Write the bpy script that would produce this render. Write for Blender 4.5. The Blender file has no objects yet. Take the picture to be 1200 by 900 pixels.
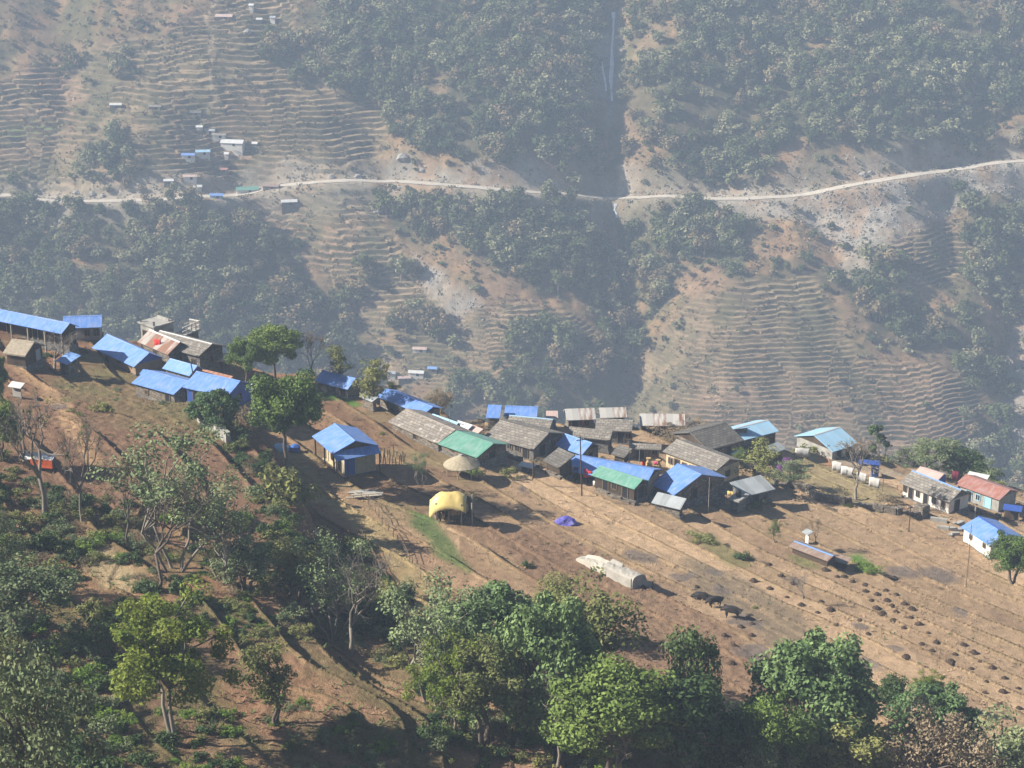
import bpy, math, random
import numpy as np
from mathutils import Vector, Matrix

random.seed(7)
rng = np.random.default_rng(7)
S = bpy.context.scene
COL = S.collection
R = math.radians

# ------------------------------------------------------------------ camera
PITCH = R(20.0)
FPX = 600.0 / math.tan(R(15.0))          # focal length in units of a 1200 px wide picture
cam = bpy.data.cameras.new('camera')
camo = bpy.data.objects.new('camera', cam)
COL.objects.link(camo)
cam.sensor_width = 36.0
cam.lens = 18.0 / math.tan(R(15.0))
cam.clip_start = 0.5
cam.clip_end = 5000
camo.location = (0, 0, 0)
camo.rotation_euler = (R(90) - PITCH, 0, 0)
S.camera = camo

# ------------------------------------------------------------------ light
SUN_EL, SUN_AZ = R(34), R(184)             # direction to the sun, measured from +x
world = bpy.data.worlds.new('World')
S.world = world
world.use_nodes = True
wn = world.node_tree
sky = wn.nodes.new('ShaderNodeTexSky')
sky.sky_type = 'NISHITA'
sky.sun_disc = False
sky.sun_elevation = SUN_EL
sky.sun_rotation = R(90) - SUN_AZ
sky.air_density = 1.0
sky.dust_density = 1.5
sky.altitude = 1500
wn.links.new(sky.outputs[0], wn.nodes['Background'].inputs[0])
wn.nodes['Background'].inputs[1].default_value = 0.05
sl = bpy.data.lights.new('sun', 'SUN')
sl.energy = 5.0
sl.angle = R(0.53)
sl.color = (1.0, 0.93, 0.82)
so = bpy.data.objects.new('sun', sl)
COL.objects.link(so)
sd = Vector((math.cos(SUN_AZ) * math.cos(SUN_EL), math.sin(SUN_AZ) * math.cos(SUN_EL), math.sin(SUN_EL)))
so.rotation_euler = sd.to_track_quat('Z', 'Y').to_euler()
S.view_settings.view_transform = 'Standard'
S.view_settings.look = 'None'
S.view_settings.exposure = 1.25
S.view_settings.gamma = 1.0
S.view_settings.use_curve_mapping = False
S.render.engine = 'CYCLES'
S.cycles.max_bounces = 5
S.cycles.diffuse_bounces = 3
S.cycles.glossy_bounces = 2
S.cycles.transmission_bounces = 3
S.cycles.volume_bounces = 0
S.cycles.transparent_max_bounces = 4
S.cycles.caustics_reflective = False
S.cycles.caustics_refractive = False
HAZE_DENSITY = 0.00039
HAZE_COLOR = (0.60, 0.75, 0.98, 1)

# ------------------------------------------------------------------ projection helpers
CP, SP = math.cos(PITCH), math.sin(PITCH)
def ray(px, py):
    a = (np.asarray(px, float) - 600) / FPX
    b = (450 - np.asarray(py, float)) / FPX
    return a, CP + b * SP, -SP + b * CP      # world direction
def project(x, y, z):
    d = y * CP - z * SP
    return 600 + FPX * x / d, 450 - FPX * (y * SP + z * CP) / d, d

# ------------------------------------------------------------------ noise
_lat = np.random.default_rng(11).random((256, 256))
def vnoise(x, y, off=0):
    x = np.asarray(x, float) + off * 17.3; y = np.asarray(y, float) + off * 31.7
    xi = np.floor(x).astype(int); yi = np.floor(y).astype(int)
    fx = x - xi; fy = y - yi
    fx = fx * fx * (3 - 2 * fx); fy = fy * fy * (3 - 2 * fy)
    a = _lat[xi & 255, yi & 255]; b = _lat[(xi + 1) & 255, yi & 255]
    c = _lat[xi & 255, (yi + 1) & 255]; d = _lat[(xi + 1) & 255, (yi + 1) & 255]
    return (a * (1 - fx) + b * fx) * (1 - fy) + (c * (1 - fx) + d * fx) * fy
def fbm(x, y, off=0, o=4):
    s = 0; a = 1; t = 0
    for k in range(o):
        s = s + a * (vnoise(x * 2 ** k, y * 2 ** k, off + k * 3) - .5); t += a; a *= .5
    return s / t * 2                        # about -1..1
def sstep(a, b, x):
    t = np.clip((x - a) / (b - a), 0, 1)
    return t * t * (3 - 2 * t)
def seg_dist(x, y, pts):
    """distance to a polyline, and the index+fraction of the nearest point"""
    best = np.full(np.shape(x), 1e9); par = np.zeros(np.shape(x))
    for i in range(len(pts) - 1):
        ax, ay = pts[i][:2]; bx, by = pts[i + 1][:2]
        dx, dy = bx - ax, by - ay
        t = np.clip(((x - ax) * dx + (y - ay) * dy) / (dx * dx + dy * dy + 1e-9), 0, 1)
        d = np.hypot(x - ax - t * dx, y - ay - t * dy)
        m = d < best
        best = np.where(m, d, best); par = np.where(m, i + t, par)
    return best, par
def poly_sd(x, y, pts):
    """signed distance to a polygon, positive inside"""
    ins = np.zeros(np.shape(x), bool)
    n = len(pts)
    for i in range(n):
        ax, ay = pts[i][:2]; bx, by = pts[(i + 1) % n][:2]
        c = ((ay > y) != (by > y)) & (x < (bx - ax) * (y - ay) / (by - ay + 1e-12) + ax)
        ins ^= c
    d, _ = seg_dist(x, y, list(pts) + [pts[0]])
    return np.where(ins, d, -d)

# ------------------------------------------------------------------ near hill height
def NP(px, py):                              # a point on the mean plane of the near hill
    a, b, c = ray(px, py)
    t = -54.2 / (c + .2 * a + .142 * b)
    return a * t, b * t
_edge_px = [(-700, 300), (-300, 345), (0, 388), (100, 395), (235, 402), (300, 430), (440, 458), (540, 492), (620, 500), (700, 503), (800, 508), (900, 528), (1000, 537), (1060, 545), (1200, 572), (1500, 650), (1900, 740)]
_e = [NP(*p) for p in _edge_px]
_eu = np.array([p[0] / p[1] for p in _e]); _ey = np.array([p[1] for p in _e])
_bank = [NP(*p) for p in [(150, 455), (262, 490), (302, 530), (338, 600), (352, 660), (330, 720), (395, 790), (440, 860), (470, 960)]]
_gully = [NP(*p) for p in [(215, 640), (330, 690), (430, 755), (500, 830), (560, 900), (640, 980)]]
_bank_poly = _bank + [(-120, 60), (-160, 330)]
def Hn_base(x, y):
    x = np.asarray(x, float); y = np.asarray(y, float)
    z = -54.2 - .2 * x - .142 * y
    z = z + 1.3 * fbm(x / 34, y / 34, 1, 2)
    # the raised shoulder on the left with its steep bank
    d, p = seg_dist(x, y, _bank)
    s = poly_sd(x, y, _bank_poly)
    amp = 2.7 * sstep(0.0, 1.6, p) * (1 - sstep(4.0, 7.0, p))
    z = z + amp * sstep(-3.2, 0.4, s) - amp * .35 * sstep(0, 30, s)
    d, p = seg_dist(x, y, _gully)
    z = z - 1.2 * np.exp(-(d / 5.0) ** 2)
    hx, hy = NP(455, 850)
    z = z + 1.6 * np.exp(-((x - hx) ** 2 + (y - hy) ** 2) / 60)
    # ground rises again towards the photographer
    z = z + .3 * np.maximum(0, 100 - y)
    return z
def _terr(z, x, y, step, sharp=.16, wob=.5):
    q = z / step + wob * fbm(x / 22, y / 22, 5, 2)
    f = np.floor(q); r = q - f
    return step * ((f + sstep(1 - sharp, 1, r) + r * .25 - .12 * 1) - wob * fbm(x / 22, y / 22, 5, 2)), r
def Hn(x, y, want=False):
    x = np.asarray(x, float); y = np.asarray(y, float)
    zb = Hn_base(x, y)
    zt, r = _terr(zb, x, y, 1.15)
    w = .85 * sstep(84, 120, y)
    w = w * (1 - .45 * (1 - sstep(105, 135, y)) * (x < 0))
    w = np.where(x < -32, w * .8, w)
    z = zb * (1 - w) + zt * w
    u = x / np.maximum(y, 1)
    e = np.interp(u, _eu, _ey) + 1.5
    d = np.maximum(0, y - e)
    z = z - .78 * d * (d / (d + 5))
    z = z + .10 * fbm(x / 3.1, y / 3.1, 8, 3) + .05 * fbm(x / .7, y / .7, 9, 2)
    z = np.maximum(z, -345 + .02 * np.abs(x))
    if want: return z, r, w, d
    return z
def march(px, py, H, y0, y1, n=700):
    px = np.atleast_1d(np.asarray(px, float)); py = np.atleast_1d(np.asarray(py, float))
    a, b, c = ray(px, py)
    ys = np.linspace(y0, y1, n)
    t = ys[None, :] / b[:, None]
    g = c[:, None] * t - H(a[:, None] * t, ys[None, :] + 0 * t)
    k = np.argmax(g < 0, axis=1)
    k = np.where((g < 0).any(axis=1), np.maximum(k, 1), n - 1)
    i = np.arange(len(px))
    g0, g1 = g[i, k - 1], g[i, k]
    f = np.clip(g0 / (g0 - g1 + 1e-9), 0, 1)
    tt = t[i, k - 1] * (1 - f) + t[i, k] * f
    return a * tt, b * tt
def near(px, py):
    x, y = march(px, py, Hn, 62, 250, 760)
    return float(x[0]), float(y[0]), float(Hn(x, y)[0])

# ------------------------------------------------------------------ far slope height
def FP(px, py):
    a, b, c = ray(px, py)
    t = (-262 - 490) / (c - .7 * b)
    return a * t, b * t
_cuts = [([(724, -120), (722, 0), (712, 100), (715, 200), (722, 250), (735, 330), (742, 400), (735, 470), (740, 520)], 15, 15),
         ([(1230, 200), (1195, 300), (1185, 400), (1180, 480), (1170, 580)], 14, 17),
         ([(430, 150), (462, 240), (490, 330), (530, 400), (560, 470)], 5, 13),
         ([(1260, 20), (1150, 130), (1110, 200), (1120, 300), (1080, 380)], 8, 13),
         ([(270, 200), (330, 280), (400, 360), (470, 440)], 9, 17),
         ([(560, -50), (520, 60), (460, 130)], 5, 14),
         ([(960, -40), (900, 90), (860, 190)], 6, 13),
         ([(70, -20), (75, 120), (50, 215), (60, 300)], 4, 10),
         ([(940, 230), (975, 300), (1000, 350)], 4, 9)]
_cuts = [([FP(*p) for p in c[0]], c[1], c[2]) for c in _cuts]
_bumps = [((880, 400), 11, 50), ((150, 330), 8, 55), ((540, 330), 7, 45), ((1080, 330), 7, 30), ((820, 90), 8, 45), ((1000, 90), 8, 40), ((610, 100), 9, 50), ((220, 80), 7, 60)]
_bumps = [(FP(*p), h, r) for p, h, r in _bumps]
def Hf_base(x, y):
    x = np.asarray(x, float); y = np.asarray(y, float)
    z = -262 + .7 * (y - 700) - .35 * np.maximum(0, y - 1010)
    z = z + 7.5 * fbm(x / 95, y / 95, 21, 2) + 3.6 * fbm(x / 30, y / 38, 24, 3)
    for pts, dep, wid in _cuts:
        d, _ = seg_dist(x, y, pts)
        z = z - dep * np.exp(-(d / wid) ** 1.5)
    for (bx, by), h, r in _bumps:
        z = z + h * np.exp(-((x - bx) ** 2 + (y - by) ** 2) / (r * r))
    return np.maximum(z, -352 + .01 * y)
_road_px = [(-300, 215), (-120, 226), (0, 229), (35, 231), (100, 237), (200, 234), (250, 231), (300, 222), (350, 216), (390, 213), (430, 212), (460, 211), (520, 217), (600, 226), (680, 231), (700, 231.5), (712, 232), (722, 232), (732, 232), (745, 232), (760, 232), (800, 231), (900, 230), (970, 221), (1050, 210), (1120, 200), (1200, 187), (1330, 168), (1500, 150)]
_rx, _ry = march([p[0] for p in _road_px], [p[1] for p in _road_px], Hf_base, 560, 1150, 900)
_t = np.linspace(0, len(_rx) - 1, 290)
_rx = np.interp(_t, np.arange(len(_rx)), _rx); _ry = np.interp(_t, np.arange(len(_ry)), _ry)
_k = np.ones(7) / 7
def _sm(a): return np.convolve(np.pad(a, 3, 'edge'), _k, 'valid')
_rx, _ry = _sm(_rx), _sm(_ry)
_rz = _sm(_sm(_sm(Hf_base(_rx, _ry))))
ROAD = list(zip(_rx, _ry, _rz))
def roadinfo(x, y):
    shp = np.shape(x); x = np.ravel(x); y = np.ravel(y)
    d = np.full(x.shape, 99.0); zz = np.zeros(x.shape)
    yr = np.interp(x, _rx, _ry)
    m = np.abs(y - yr) < 40
    if m.any():
        dd, pp = seg_dist(x[m], y[m], ROAD)
        d[m] = dd; zz[m] = np.interp(pp, np.arange(len(_rz)), _rz)
    return d.reshape(shp), zz.reshape(shp), (y > yr).reshape(shp)
# ------------------------------------------------------------------ far zones (polygons on the slope)
def FPOLY(pts):
    x, y = march([p[0] for p in pts], [p[1] for p in pts], Hf_base, 480, 1300, 700)
    return list(zip(x, y))
TERR_HI = [FPOLY(p) for p in [
    [(-250, 110), (0, 100), (60, 66), (190, 44), (250, 0), (300, -80), (380, -60), (345, 20), (352, 60), (392, 112), (452, 112), (462, 170), (400, 205), (300, 212), (130, 228), (40, 218), (-250, 200)],
    [(285, 242), (400, 216), (450, 240), (470, 300), (512, 350), (500, 402), (440, 395), (400, 340), (320, 290)]]]
TERR_LO = [FPOLY(p) for p in [
    [(490, 372), (560, 352), (640, 362), (705, 392), (690, 445), (560, 452), (500, 425)],
    [(720, 520), (735, 470), (790, 380), (850, 332), (940, 322), (1010, 420), (1150, 450), (1148, 520), (1000, 560), (720, 540)],
    [(1020, 312), (1110, 262), (1185, 296), (1185, 322), (1060, 342)],
    [(430, 400), (520, 400), (520, 460), (430, 450)]]]
FOREST = [(FPOLY(p), w) for p, w in [
    ([(410, -120), (722, -120), (716, 228), (600, 224), (545, 188), (470, 120), (405, 100), (362, 30)], .95),
    ([(-300, 236), (0, 238), (285, 243), (322, 292), (400, 352), (432, 402), (480, 470), (300, 460), (-300, 430)], 1.15),
    ([(735, -120), (1500, -120), (1500, 150), (1200, 182), (1050, 176), (900, 208), (800, 208), (735, 190)], .78),
    ([(432, 230), (600, 238), (720, 250), (790, 238), (895, 280), (888, 322), (800, 352), (752, 430), (725, 485), (690, 400), (630, 335), (530, 305), (455, 285)], .95),
    ([(922, 332), (1040, 322), (1072, 380), (1152, 372), (1185, 460), (1110, 440), (1040, 425), (985, 372)], .9),
    ([(500, 448), (720, 440), (722, 530), (470, 500)], 1.1),
    ([(1140, 480), (1175, 380), (1200, 230), (1500, 200), (1500, 700), (1120, 600)], .8),
    ([(98, 185), (138, 185), (142, 222), (100, 225)], 1.2),
    ([(-100, -60), (210, -60), (180, 40), (60, 60), (-100, 80)], .45),
    ([(80, 60), (180, 40), (190, 85), (110, 100)], .7),
    ([(330, 30), (400, 30), (395, 110), (300, 100)], .7),
    ([(545, 392), (612, 388), (625, 428), (545, 432)], 1.2),
    ([(478, 350), (525, 350), (530, 402), (480, 400)], 1.1),
    ([(1110, 250), (1500, 240), (1500, 420), (1130, 340)], .8),
    ([(975, 215), (1060, 212), (1045, 262), (985, 282)], .5),
    ([(255, 178), (330, 170), (330, 212), (262, 208)], .5)]]
BARE = [FPOLY(p) for p in [
    [(725, 20), (790, 20), (775, 110), (800, 140), (740, 150), (722, 90)],
    [(800, 235), (970, 225), (1200, 196), (1500, 160), (1500, 220), (1110, 252), (1040, 322), (990, 332), (930, 290), (880, 270)],
    [(480, 292), (545, 335), (600, 402), (535, 402), (485, 345)],
    [(600, 320), (690, 345), (700, 395), (620, 375)],
    [(590, 196), (650, 196), (650, 226), (560, 222)]]]
SCREE = [FPOLY(p) for p in [
    [(800, 236), (980, 226), (1200, 196), (1500, 160), (1500, 200), (1120, 240), (1045, 325), (1000, 330), (950, 270), (870, 262)],
    [(480, 292), (530, 320), (590, 400), (545, 408), (490, 350)],
    [(35, 214), (130, 205), (140, 232), (30, 232)],
    [(440, 178), (540, 195), (680, 205), (680, 226), (560, 215), (440, 206)],
    [(1170, 430), (1215, 350), (1240, 500), (1165, 560)],
    [(694, 60), (730, 20), (732, 130), (704, 130)]]]
TRACK = FPOLY([(250, 0), (243, 50), (248, 110), (232, 160)])
def zone(x, y, polys, soft, warp=8.0, off=40):
    wx = x + warp * fbm(x / 22, y / 22, off, 3); wy = y + warp * fbm(x / 22, y / 22, off + 5, 3)
    m = np.zeros(np.shape(x))
    for p in polys:
        w = 1.0
        if isinstance(p, tuple): p, w = p
        m = np.maximum(m, w * sstep(-soft, soft, poly_sd(wx, wy, p)))
    return m
def Hf(x, y, want=False):
    x = np.asarray(x, float); y = np.asarray(y, float)
    z = Hf_base(x, y)
    th = zone(x, y, TERR_HI, 3, 5, 41); tl = zone(x, y, TERR_LO, 3, 5, 45)
    wob = .55 * fbm(x / 16, y / 16, 51, 3) + .16 * fbm(x / 3.5, y / 3.5, 53, 2)
    patch = np.floor(vnoise(x / 26, y / 30, 61) * 7) * .37 + .9 * fbm(x / 70, y / 70, 63, 2)
    q1 = z / 2.0 + wob + patch; r1 = q1 - np.floor(q1)
    z1 = 2.0 * (np.floor(q1) + sstep(.68, 1, r1) - wob - patch)
    q2 = z / 1.45 + wob + patch; r2 = q2 - np.floor(q2)
    z2 = 1.45 * (np.floor(q2) + sstep(.68, 1, r2) - wob - patch)
    z = z * (1 - np.maximum(th, tl)) + z1 * th * (th >= tl) + z2 * tl * (tl > th) + z * np.minimum(0, 0)
    t = np.maximum(th, tl)
    zz = Hf_base(x, y)
    z = zz * (1 - t) + np.where(th >= tl, z1, z2) * t
    r = np.where(th >= tl, r1, r2)
    z = z + (1 - .8 * t) * (.9 * fbm(x / 7, y / 7, 71, 3))
    d, rz, up = roadinfo(x, y)
    k = 1 - sstep(3.6, 11, d)
    z = z * (1 - k) + rz * k
    if want: return z, t, r, d, up
    return z

# ------------------------------------------------------------------ mesh helpers
def link(o, parent=None):
    COL.objects.link(o)
    if parent is not None: o.parent = parent
    return o
def np_mesh(name, V, Fq, mat=None, smooth=False, col=None, uv=None):
    """V (n,3) floats, Fq (m,k) ints: fast mesh"""
    me = bpy.data.meshes.new(name)
    V = np.asarray(V, np.float32); Fq = np.asarray(Fq, np.int32)
    k = Fq.shape[1]
    me.vertices.add(len(V)); me.vertices.foreach_set('co', V.ravel())
    me.loops.add(Fq.size); me.loops.foreach_set('vertex_index', Fq.ravel())
    me.polygons.add(len(Fq)); me.polygons.foreach_set('loop_start', np.arange(0, Fq.size, k, dtype=np.int32))
    me.polygons.foreach_set('loop_total', np.full(len(Fq), k, np.int32))
    if smooth: me.polygons.foreach_set('use_smooth', np.ones(len(Fq), bool))
    me.update(calc_edges=True)
    if col is not None:
        a = me.color_attributes.new('col', 'FLOAT_COLOR', 'POINT')
        c = np.ones((len(V), 4), np.float32); c[:, :3] = col
        a.data.foreach_set('color', c.ravel())
    if mat: me.materials.append(mat)
    return me
class MB:
    """collects faces, then links them as one mesh object"""
    def __init__(s): s.v = []; s.f = []; s.uv = []
    def face(s, pts, uv=None):
        i = len(s.v); s.v += [tuple(p) for p in pts]; s.f.append(tuple(range(i, i + len(pts))))
        s.uv.append(uv if uv else [(p[0] + p[1], p[2]) for p in pts])
    def prism(s, bottom, top):
        """bottom/top: lists of points in the same order, ccw from above"""
        n = len(bottom)
        s.face(list(reversed(bottom))); s.face(top, [(p[0], p[1]) for p in top])
        for i in range(n):
            j = (i + 1) % n
            L = (Vector(bottom[j]) - Vector(bottom[i])).length
            s.face([bottom[i], bottom[j], top[j], top[i]], [(0, bottom[i][2]), (L, bottom[j][2]), (L, top[j][2]), (0, top[i][2])])
    def box(s, c, sx, sy, sz, rz=0.0, base=True):
        """c = centre of the base"""
        q = []
        for a, b in ((-1, -1), (1, -1), (1, 1), (-1, 1)):
            x, y = a * sx / 2, b * sy / 2
            q.append((c[0] + x * math.cos(rz) - y * math.sin(rz), c[1] + x * math.sin(rz) + y * math.cos(rz)))
        s.prism([(x, y, c[2]) for x, y in q], [(x, y, c[2] + sz) for x, y in q])
    def tube(s, pts, rad, n=6, cap=True):
        rings = []
        pts = [Vector(p) for p in pts]
        for i, p in enumerate(pts):
            d = (pts[min(i + 1, len(pts) - 1)] - pts[max(i - 1, 0)])
            if d.length < 1e-6: d = Vector((0, 0, 1))
            d.normalize()
            a = d.cross(Vector((.3, .9, .1)));
            if a.length < .1: a = d.cross(Vector((1, 0, 0)))
            a.normalize(); b = d.cross(a)
            r = rad[i] if hasattr(rad, '__len__') else rad
            base = len(s.v)
            for k in range(n):
                t = 2 * math.pi * k / n
                s.v.append(tuple(p + (a * math.cos(t) + b * math.sin(t)) * r))
            rings.append(base)
        for i in range(len(rings) - 1):
            for k in range(n):
                k2 = (k + 1) % n
                s.f.append((rings[i] + k, rings[i] + k2, rings[i + 1] + k2, rings[i + 1] + k))
                s.uv.append([(k / n, i), ((k + 1) / n, i), ((k + 1) / n, i + 1), (k / n, i + 1)])
        if cap:
            for r0 in (rings[0], rings[-1]):
                s.f.append(tuple(r0 + k for k in range(n))); s.uv.append([(0, 0)] * n)
    def lathe(s, c, prof, n=20, squash=1.0, jit=0.0, rz=0.0):
        """prof: (radius, z)"""
        rr = random.Random(int(c[0] * 100) + n)
        base = len(s.v)
        for (r, z) in prof:
            for k in range(n):
                t = 2 * math.pi * k / n
                q = r * (1 + jit * (rr.random() - .5))
                x, y = q * math.cos(t), q * squash * math.sin(t)
                s.v.append((c[0] + x * math.cos(rz) - y * math.sin(rz), c[1] + x * math.sin(rz) + y * math.cos(rz), c[2] + z + jit * .3 * r * (rr.random() - .5)))
        for i in range(len(prof) - 1):
            for k in range(n):
                k2 = (k + 1) % n
                a = base + i * n
                s.f.append((a + k, a + k2, a + n + k2, a + n + k)); s.uv.append([(k, i), (k + 1, i), (k + 1, i + 1), (k, i + 1)])
        s.f.append(tuple(base + k for k in reversed(range(n)))); s.uv.append([(0, 0)] * n)
        s.f.append(tuple(base + (len(prof) - 1) * n + k for k in range(n))); s.uv.append([(0, 0)] * n)
    def mesh(s, name, mat=None, smooth=False, shift=None):
        me = bpy.data.meshes.new(name)
        v = s.v if shift is None else [(p[0] - shift[0], p[1] - shift[1], p[2] - shift[2]) for p in s.v]
        me.from_pydata(v, [], s.f)
        ul = me.uv_layers.new(name='UVMap')
        flat = [c for f in s.uv for q in f for c in q]
        if len(flat) == len(ul.data) * 2: ul.data.foreach_set('uv', flat)
        if smooth: me.polygons.foreach_set('use_smooth', [True] * len(me.polygons))
        if mat: me.materials.append(mat)
        return me
    def build(s, name, mat, parent=None, smooth=False):
        """vertices are given in world space; the part is parented to an unrotated Empty"""
        sh = parent_origin(parent)
        return link(bpy.data.objects.new(name, s.mesh(name, mat, smooth, sh)), parent)
def parent_origin(p):
    o = Vector((0, 0, 0))
    while p is not None:
        o += p.location; p = p.parent
    return o
def tag(o, label=None, cat=None, group=None, kind=None):
    if label: o['label'] = label
    if cat: o['category'] = cat
    if group: o['group'] = group
    if kind: o['kind'] = kind
    return o
def thing(name, label, cat, loc, group=None):
    o = bpy.data.objects.new(name, None)
    o.empty_display_size = .2
    link(o); o.location = loc
    return tag(o, label, cat, group)
def copy_thing(o, loc, rz=0, sc=1.0, label=None, group=None):
    c = o.copy(); COL.objects.link(c)
    c.location = loc; c.rotation_euler = (0, 0, rz)
    c.scale = sc if hasattr(sc, '__len__') else (sc, sc, sc)
    if label: c['label'] = label
    if group: c['group'] = group
    for ch in o.children:
        d = ch.copy(); COL.objects.link(d); d.parent = c
        for g in ch.children:
            e = g.copy(); COL.objects.link(e); e.parent = d
    return c

# ------------------------------------------------------------------ materials
MATS = {}
class NT:
    def __init__(s, name, rough=.8, spec=.2):
        s.m = bpy.data.materials.new(name); s.m.use_nodes = True
        s.t = s.m.node_tree; s.b = s.t.nodes['Principled BSDF']
        s.b.inputs['Roughness'].default_value = rough
        s.b.inputs['Specular IOR Level'].default_value = spec
        MATS[name] = s.m
    def n(s, typ, **kw):
        x = s.t.nodes.new(typ)
        for k, v in kw.items():
            if k in x.inputs: x.inputs[k].default_value = v
            else: setattr(x, k, v)
        return x
    def l(s, a, b): s.t.links.new(a, b)
    def noise(s, scale, detail=3, vec=None, rough=.6):
        x = s.n('ShaderNodeTexNoise'); x.inputs['Scale'].default_value = scale; x.inputs['Detail'].default_value = detail; x.inputs['Roughness'].default_value = rough
        if vec is not None: s.l(vec, x.inputs['Vector'])
        return x
    def ramp(s, fac, stops):
        r = s.n('ShaderNodeValToRGB'); e = r.color_ramp.elements
        while len(e) < len(stops): e.new(.5)
        for k, (p, c) in enumerate(stops):
            e[k].position = p; e[k].color = (c, c, c, 1) if not hasattr(c, '__len__') else (*c, 1)
        s.l(fac, r.inputs[0]); return r.outputs[0]
    def mix(s, fac, a, b, mode='MIX'):
        x = s.n('ShaderNodeMix'); x.data_type = 'RGBA'; x.blend_type = mode
        if hasattr(fac, 'links'): s.l(fac, x.inputs[0])
        else: x.inputs[0].default_value = fac
        for i, v in ((6, a), (7, b)):
            if hasattr(v, 'links'): s.l(v, x.inputs[i])
            else: x.inputs[i].default_value = (*v, 1) if len(v) == 3 else v
        return x.outputs[2]
    def bump(s, h, strength=.5, dist=.1):
        x = s.n('ShaderNodeBump'); x.inputs['Strength'].default_value = strength; x.inputs['Distance'].default_value = dist
        s.l(h, x.inputs['Height']); s.l(x.outputs[0], s.b.inputs['Normal'])
    def out(s, c): s.l(c, s.b.inputs['Base Color']); return s.m
    def coord(s, which='Object'):
        return s.n('ShaderNodeTexCoord').outputs[which]
    def mapping(s, vec, sc):
        m = s.n('ShaderNodeMapping'); m.inputs['Scale'].default_value = sc; s.l(vec, m.inputs['Vector']); return m.outputs[0]

def tin(name, base, dark=.78, rust=0.0, panel=.45, rough=.45, rustcol=(.19, .095, .055), vary=.3):
    t = NT(name, rough, .4)
    uv = t.coord('UV')
    sx = t.n('ShaderNodeSeparateXYZ'); t.l(uv, sx.inputs[0])
    # panels across the ridge direction
    dv = t.n('ShaderNodeMath', operation='DIVIDE'); t.l(sx.outputs[0], dv.inputs[0]); dv.inputs[1].default_value = .85
    fl = t.n('ShaderNodeMath', operation='FLOOR'); t.l(dv.outputs[0], fl.inputs[0])
    wn_ = t.n('ShaderNodeTexWhiteNoise', noise_dimensions='1D'); t.l(fl.outputs[0], wn_.inputs['W'])
    pan = t.ramp(wn_.outputs['Value'], [(0, 1 - vary), (1, 1.0)])
    c = t.mix(panel, base, t.mix(1.0, base, pan, 'MULTIPLY'))
    fr = t.n('ShaderNodeMath', operation='FRACT'); t.l(dv.outputs[0], fr.inputs[0])
    seam = t.ramp(fr.outputs[0], [(0, .72), (.07, 1.0), (.95, 1.0)])
    c = t.mix(.6, c, t.mix(1.0, c, seam, 'MULTIPLY'))
    n1 = t.noise(.45, 4, uv)
    c = t.mix(t.ramp(n1.outputs[0], [(.35, 0.0), (.75, 1.0)]), c, tuple(v * dark for v in base))
    n3 = t.noise(2.6, 3, t.mapping(uv, (1, .35, 1)))
    c = t.mix(t.ramp(n3.outputs[0], [(.42, 0.0), (.75, .42)]), c, (.40, .41, .42))
    if rust > 0:
        st = t.noise(1.0, 4, t.mapping(uv, (1.1, .22, 1)))
        ad = t.n('ShaderNodeMath', operation='ADD'); t.l(st.outputs[0], ad.inputs[0])
        ml = t.n('ShaderNodeMath', operation='MULTIPLY'); t.l(wn_.outputs['Value'], ml.inputs[0]); ml.inputs[1].default_value = .35
        t.l(ml.outputs[0], ad.inputs[1])
        c = t.mix(t.ramp(ad.outputs[0], [(.86 - rust * .45, 0.0), (1.02 - rust * .45, 1.0)]), c, rustcol)
    wv = t.n('ShaderNodeTexWave'); wv.inputs['Scale'].default_value = 1.6; t.l(uv, wv.inputs['Vector'])
    t.bump(wv.outputs['Fac'], .35, .03)
    return t.out(c)
def slate(name, a=(.27, .245, .21), b=(.12, .11, .10), pale=(.46, .43, .38), amt=.5):
    t = NT(name, .85, .15)
    uv = t.coord('UV')
    br = t.n('ShaderNodeTexBrick')
    t.l(uv, br.inputs['Vector'])
    br.inputs['Color1'].default_value = (*a, 1); br.inputs['Color2'].default_value = (*[v * .6 for v in a], 1); br.inputs['Mortar'].default_value = (*[v * .35 for v in b], 1)
    br.inputs['Scale'].default_value = 1.0; br.inputs['Brick Width'].default_value = .62; br.inputs['Row Height'].default_value = .42; br.inputs['Mortar Size'].default_value = .03; br.inputs['Bias'].default_value = -.1
    n1 = t.noise(.5, 5, uv); n2 = t.noise(1.7, 3, uv)
    c = t.mix(t.ramp(n1.outputs[0], [(.4, 0.0), (.65, .8)]), br.outputs[0], b)
    c = t.mix(t.ramp(n2.outputs[0], [(.56, 0.0), (.70, amt)]), c, pale)
    n4 = t.noise(3.4, 2, uv)
    c = t.mix(t.ramp(n4.outputs[0], [(.62, 0.0), (.7, .5)]), c, (.10, .085, .06))
    t.bump(br.outputs['Fac'], -.7, .05)
    return t.out(c)
def plain(name, c, vary=.25, scale=1.5, rough=.85, spec=.15, stain=None, coord='Object'):
    t = NT(name, rough, spec)
    v = t.coord(coord)
    n1 = t.noise(scale, 4, v)
    o = t.mix(t.ramp(n1.outputs[0], [(.3, 0.0), (.7, 1.0)]), c, tuple(x * (1 - vary) for x in c))
    if stain:
        n2 = t.noise(scale * .5, 5, v)
        o = t.mix(t.ramp(n2.outputs[0], [(.5, 0.0), (.68, .75)]), o, stain)
    t.bump(n1.outputs[0], .3, .05)
    return t.out(o)
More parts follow.
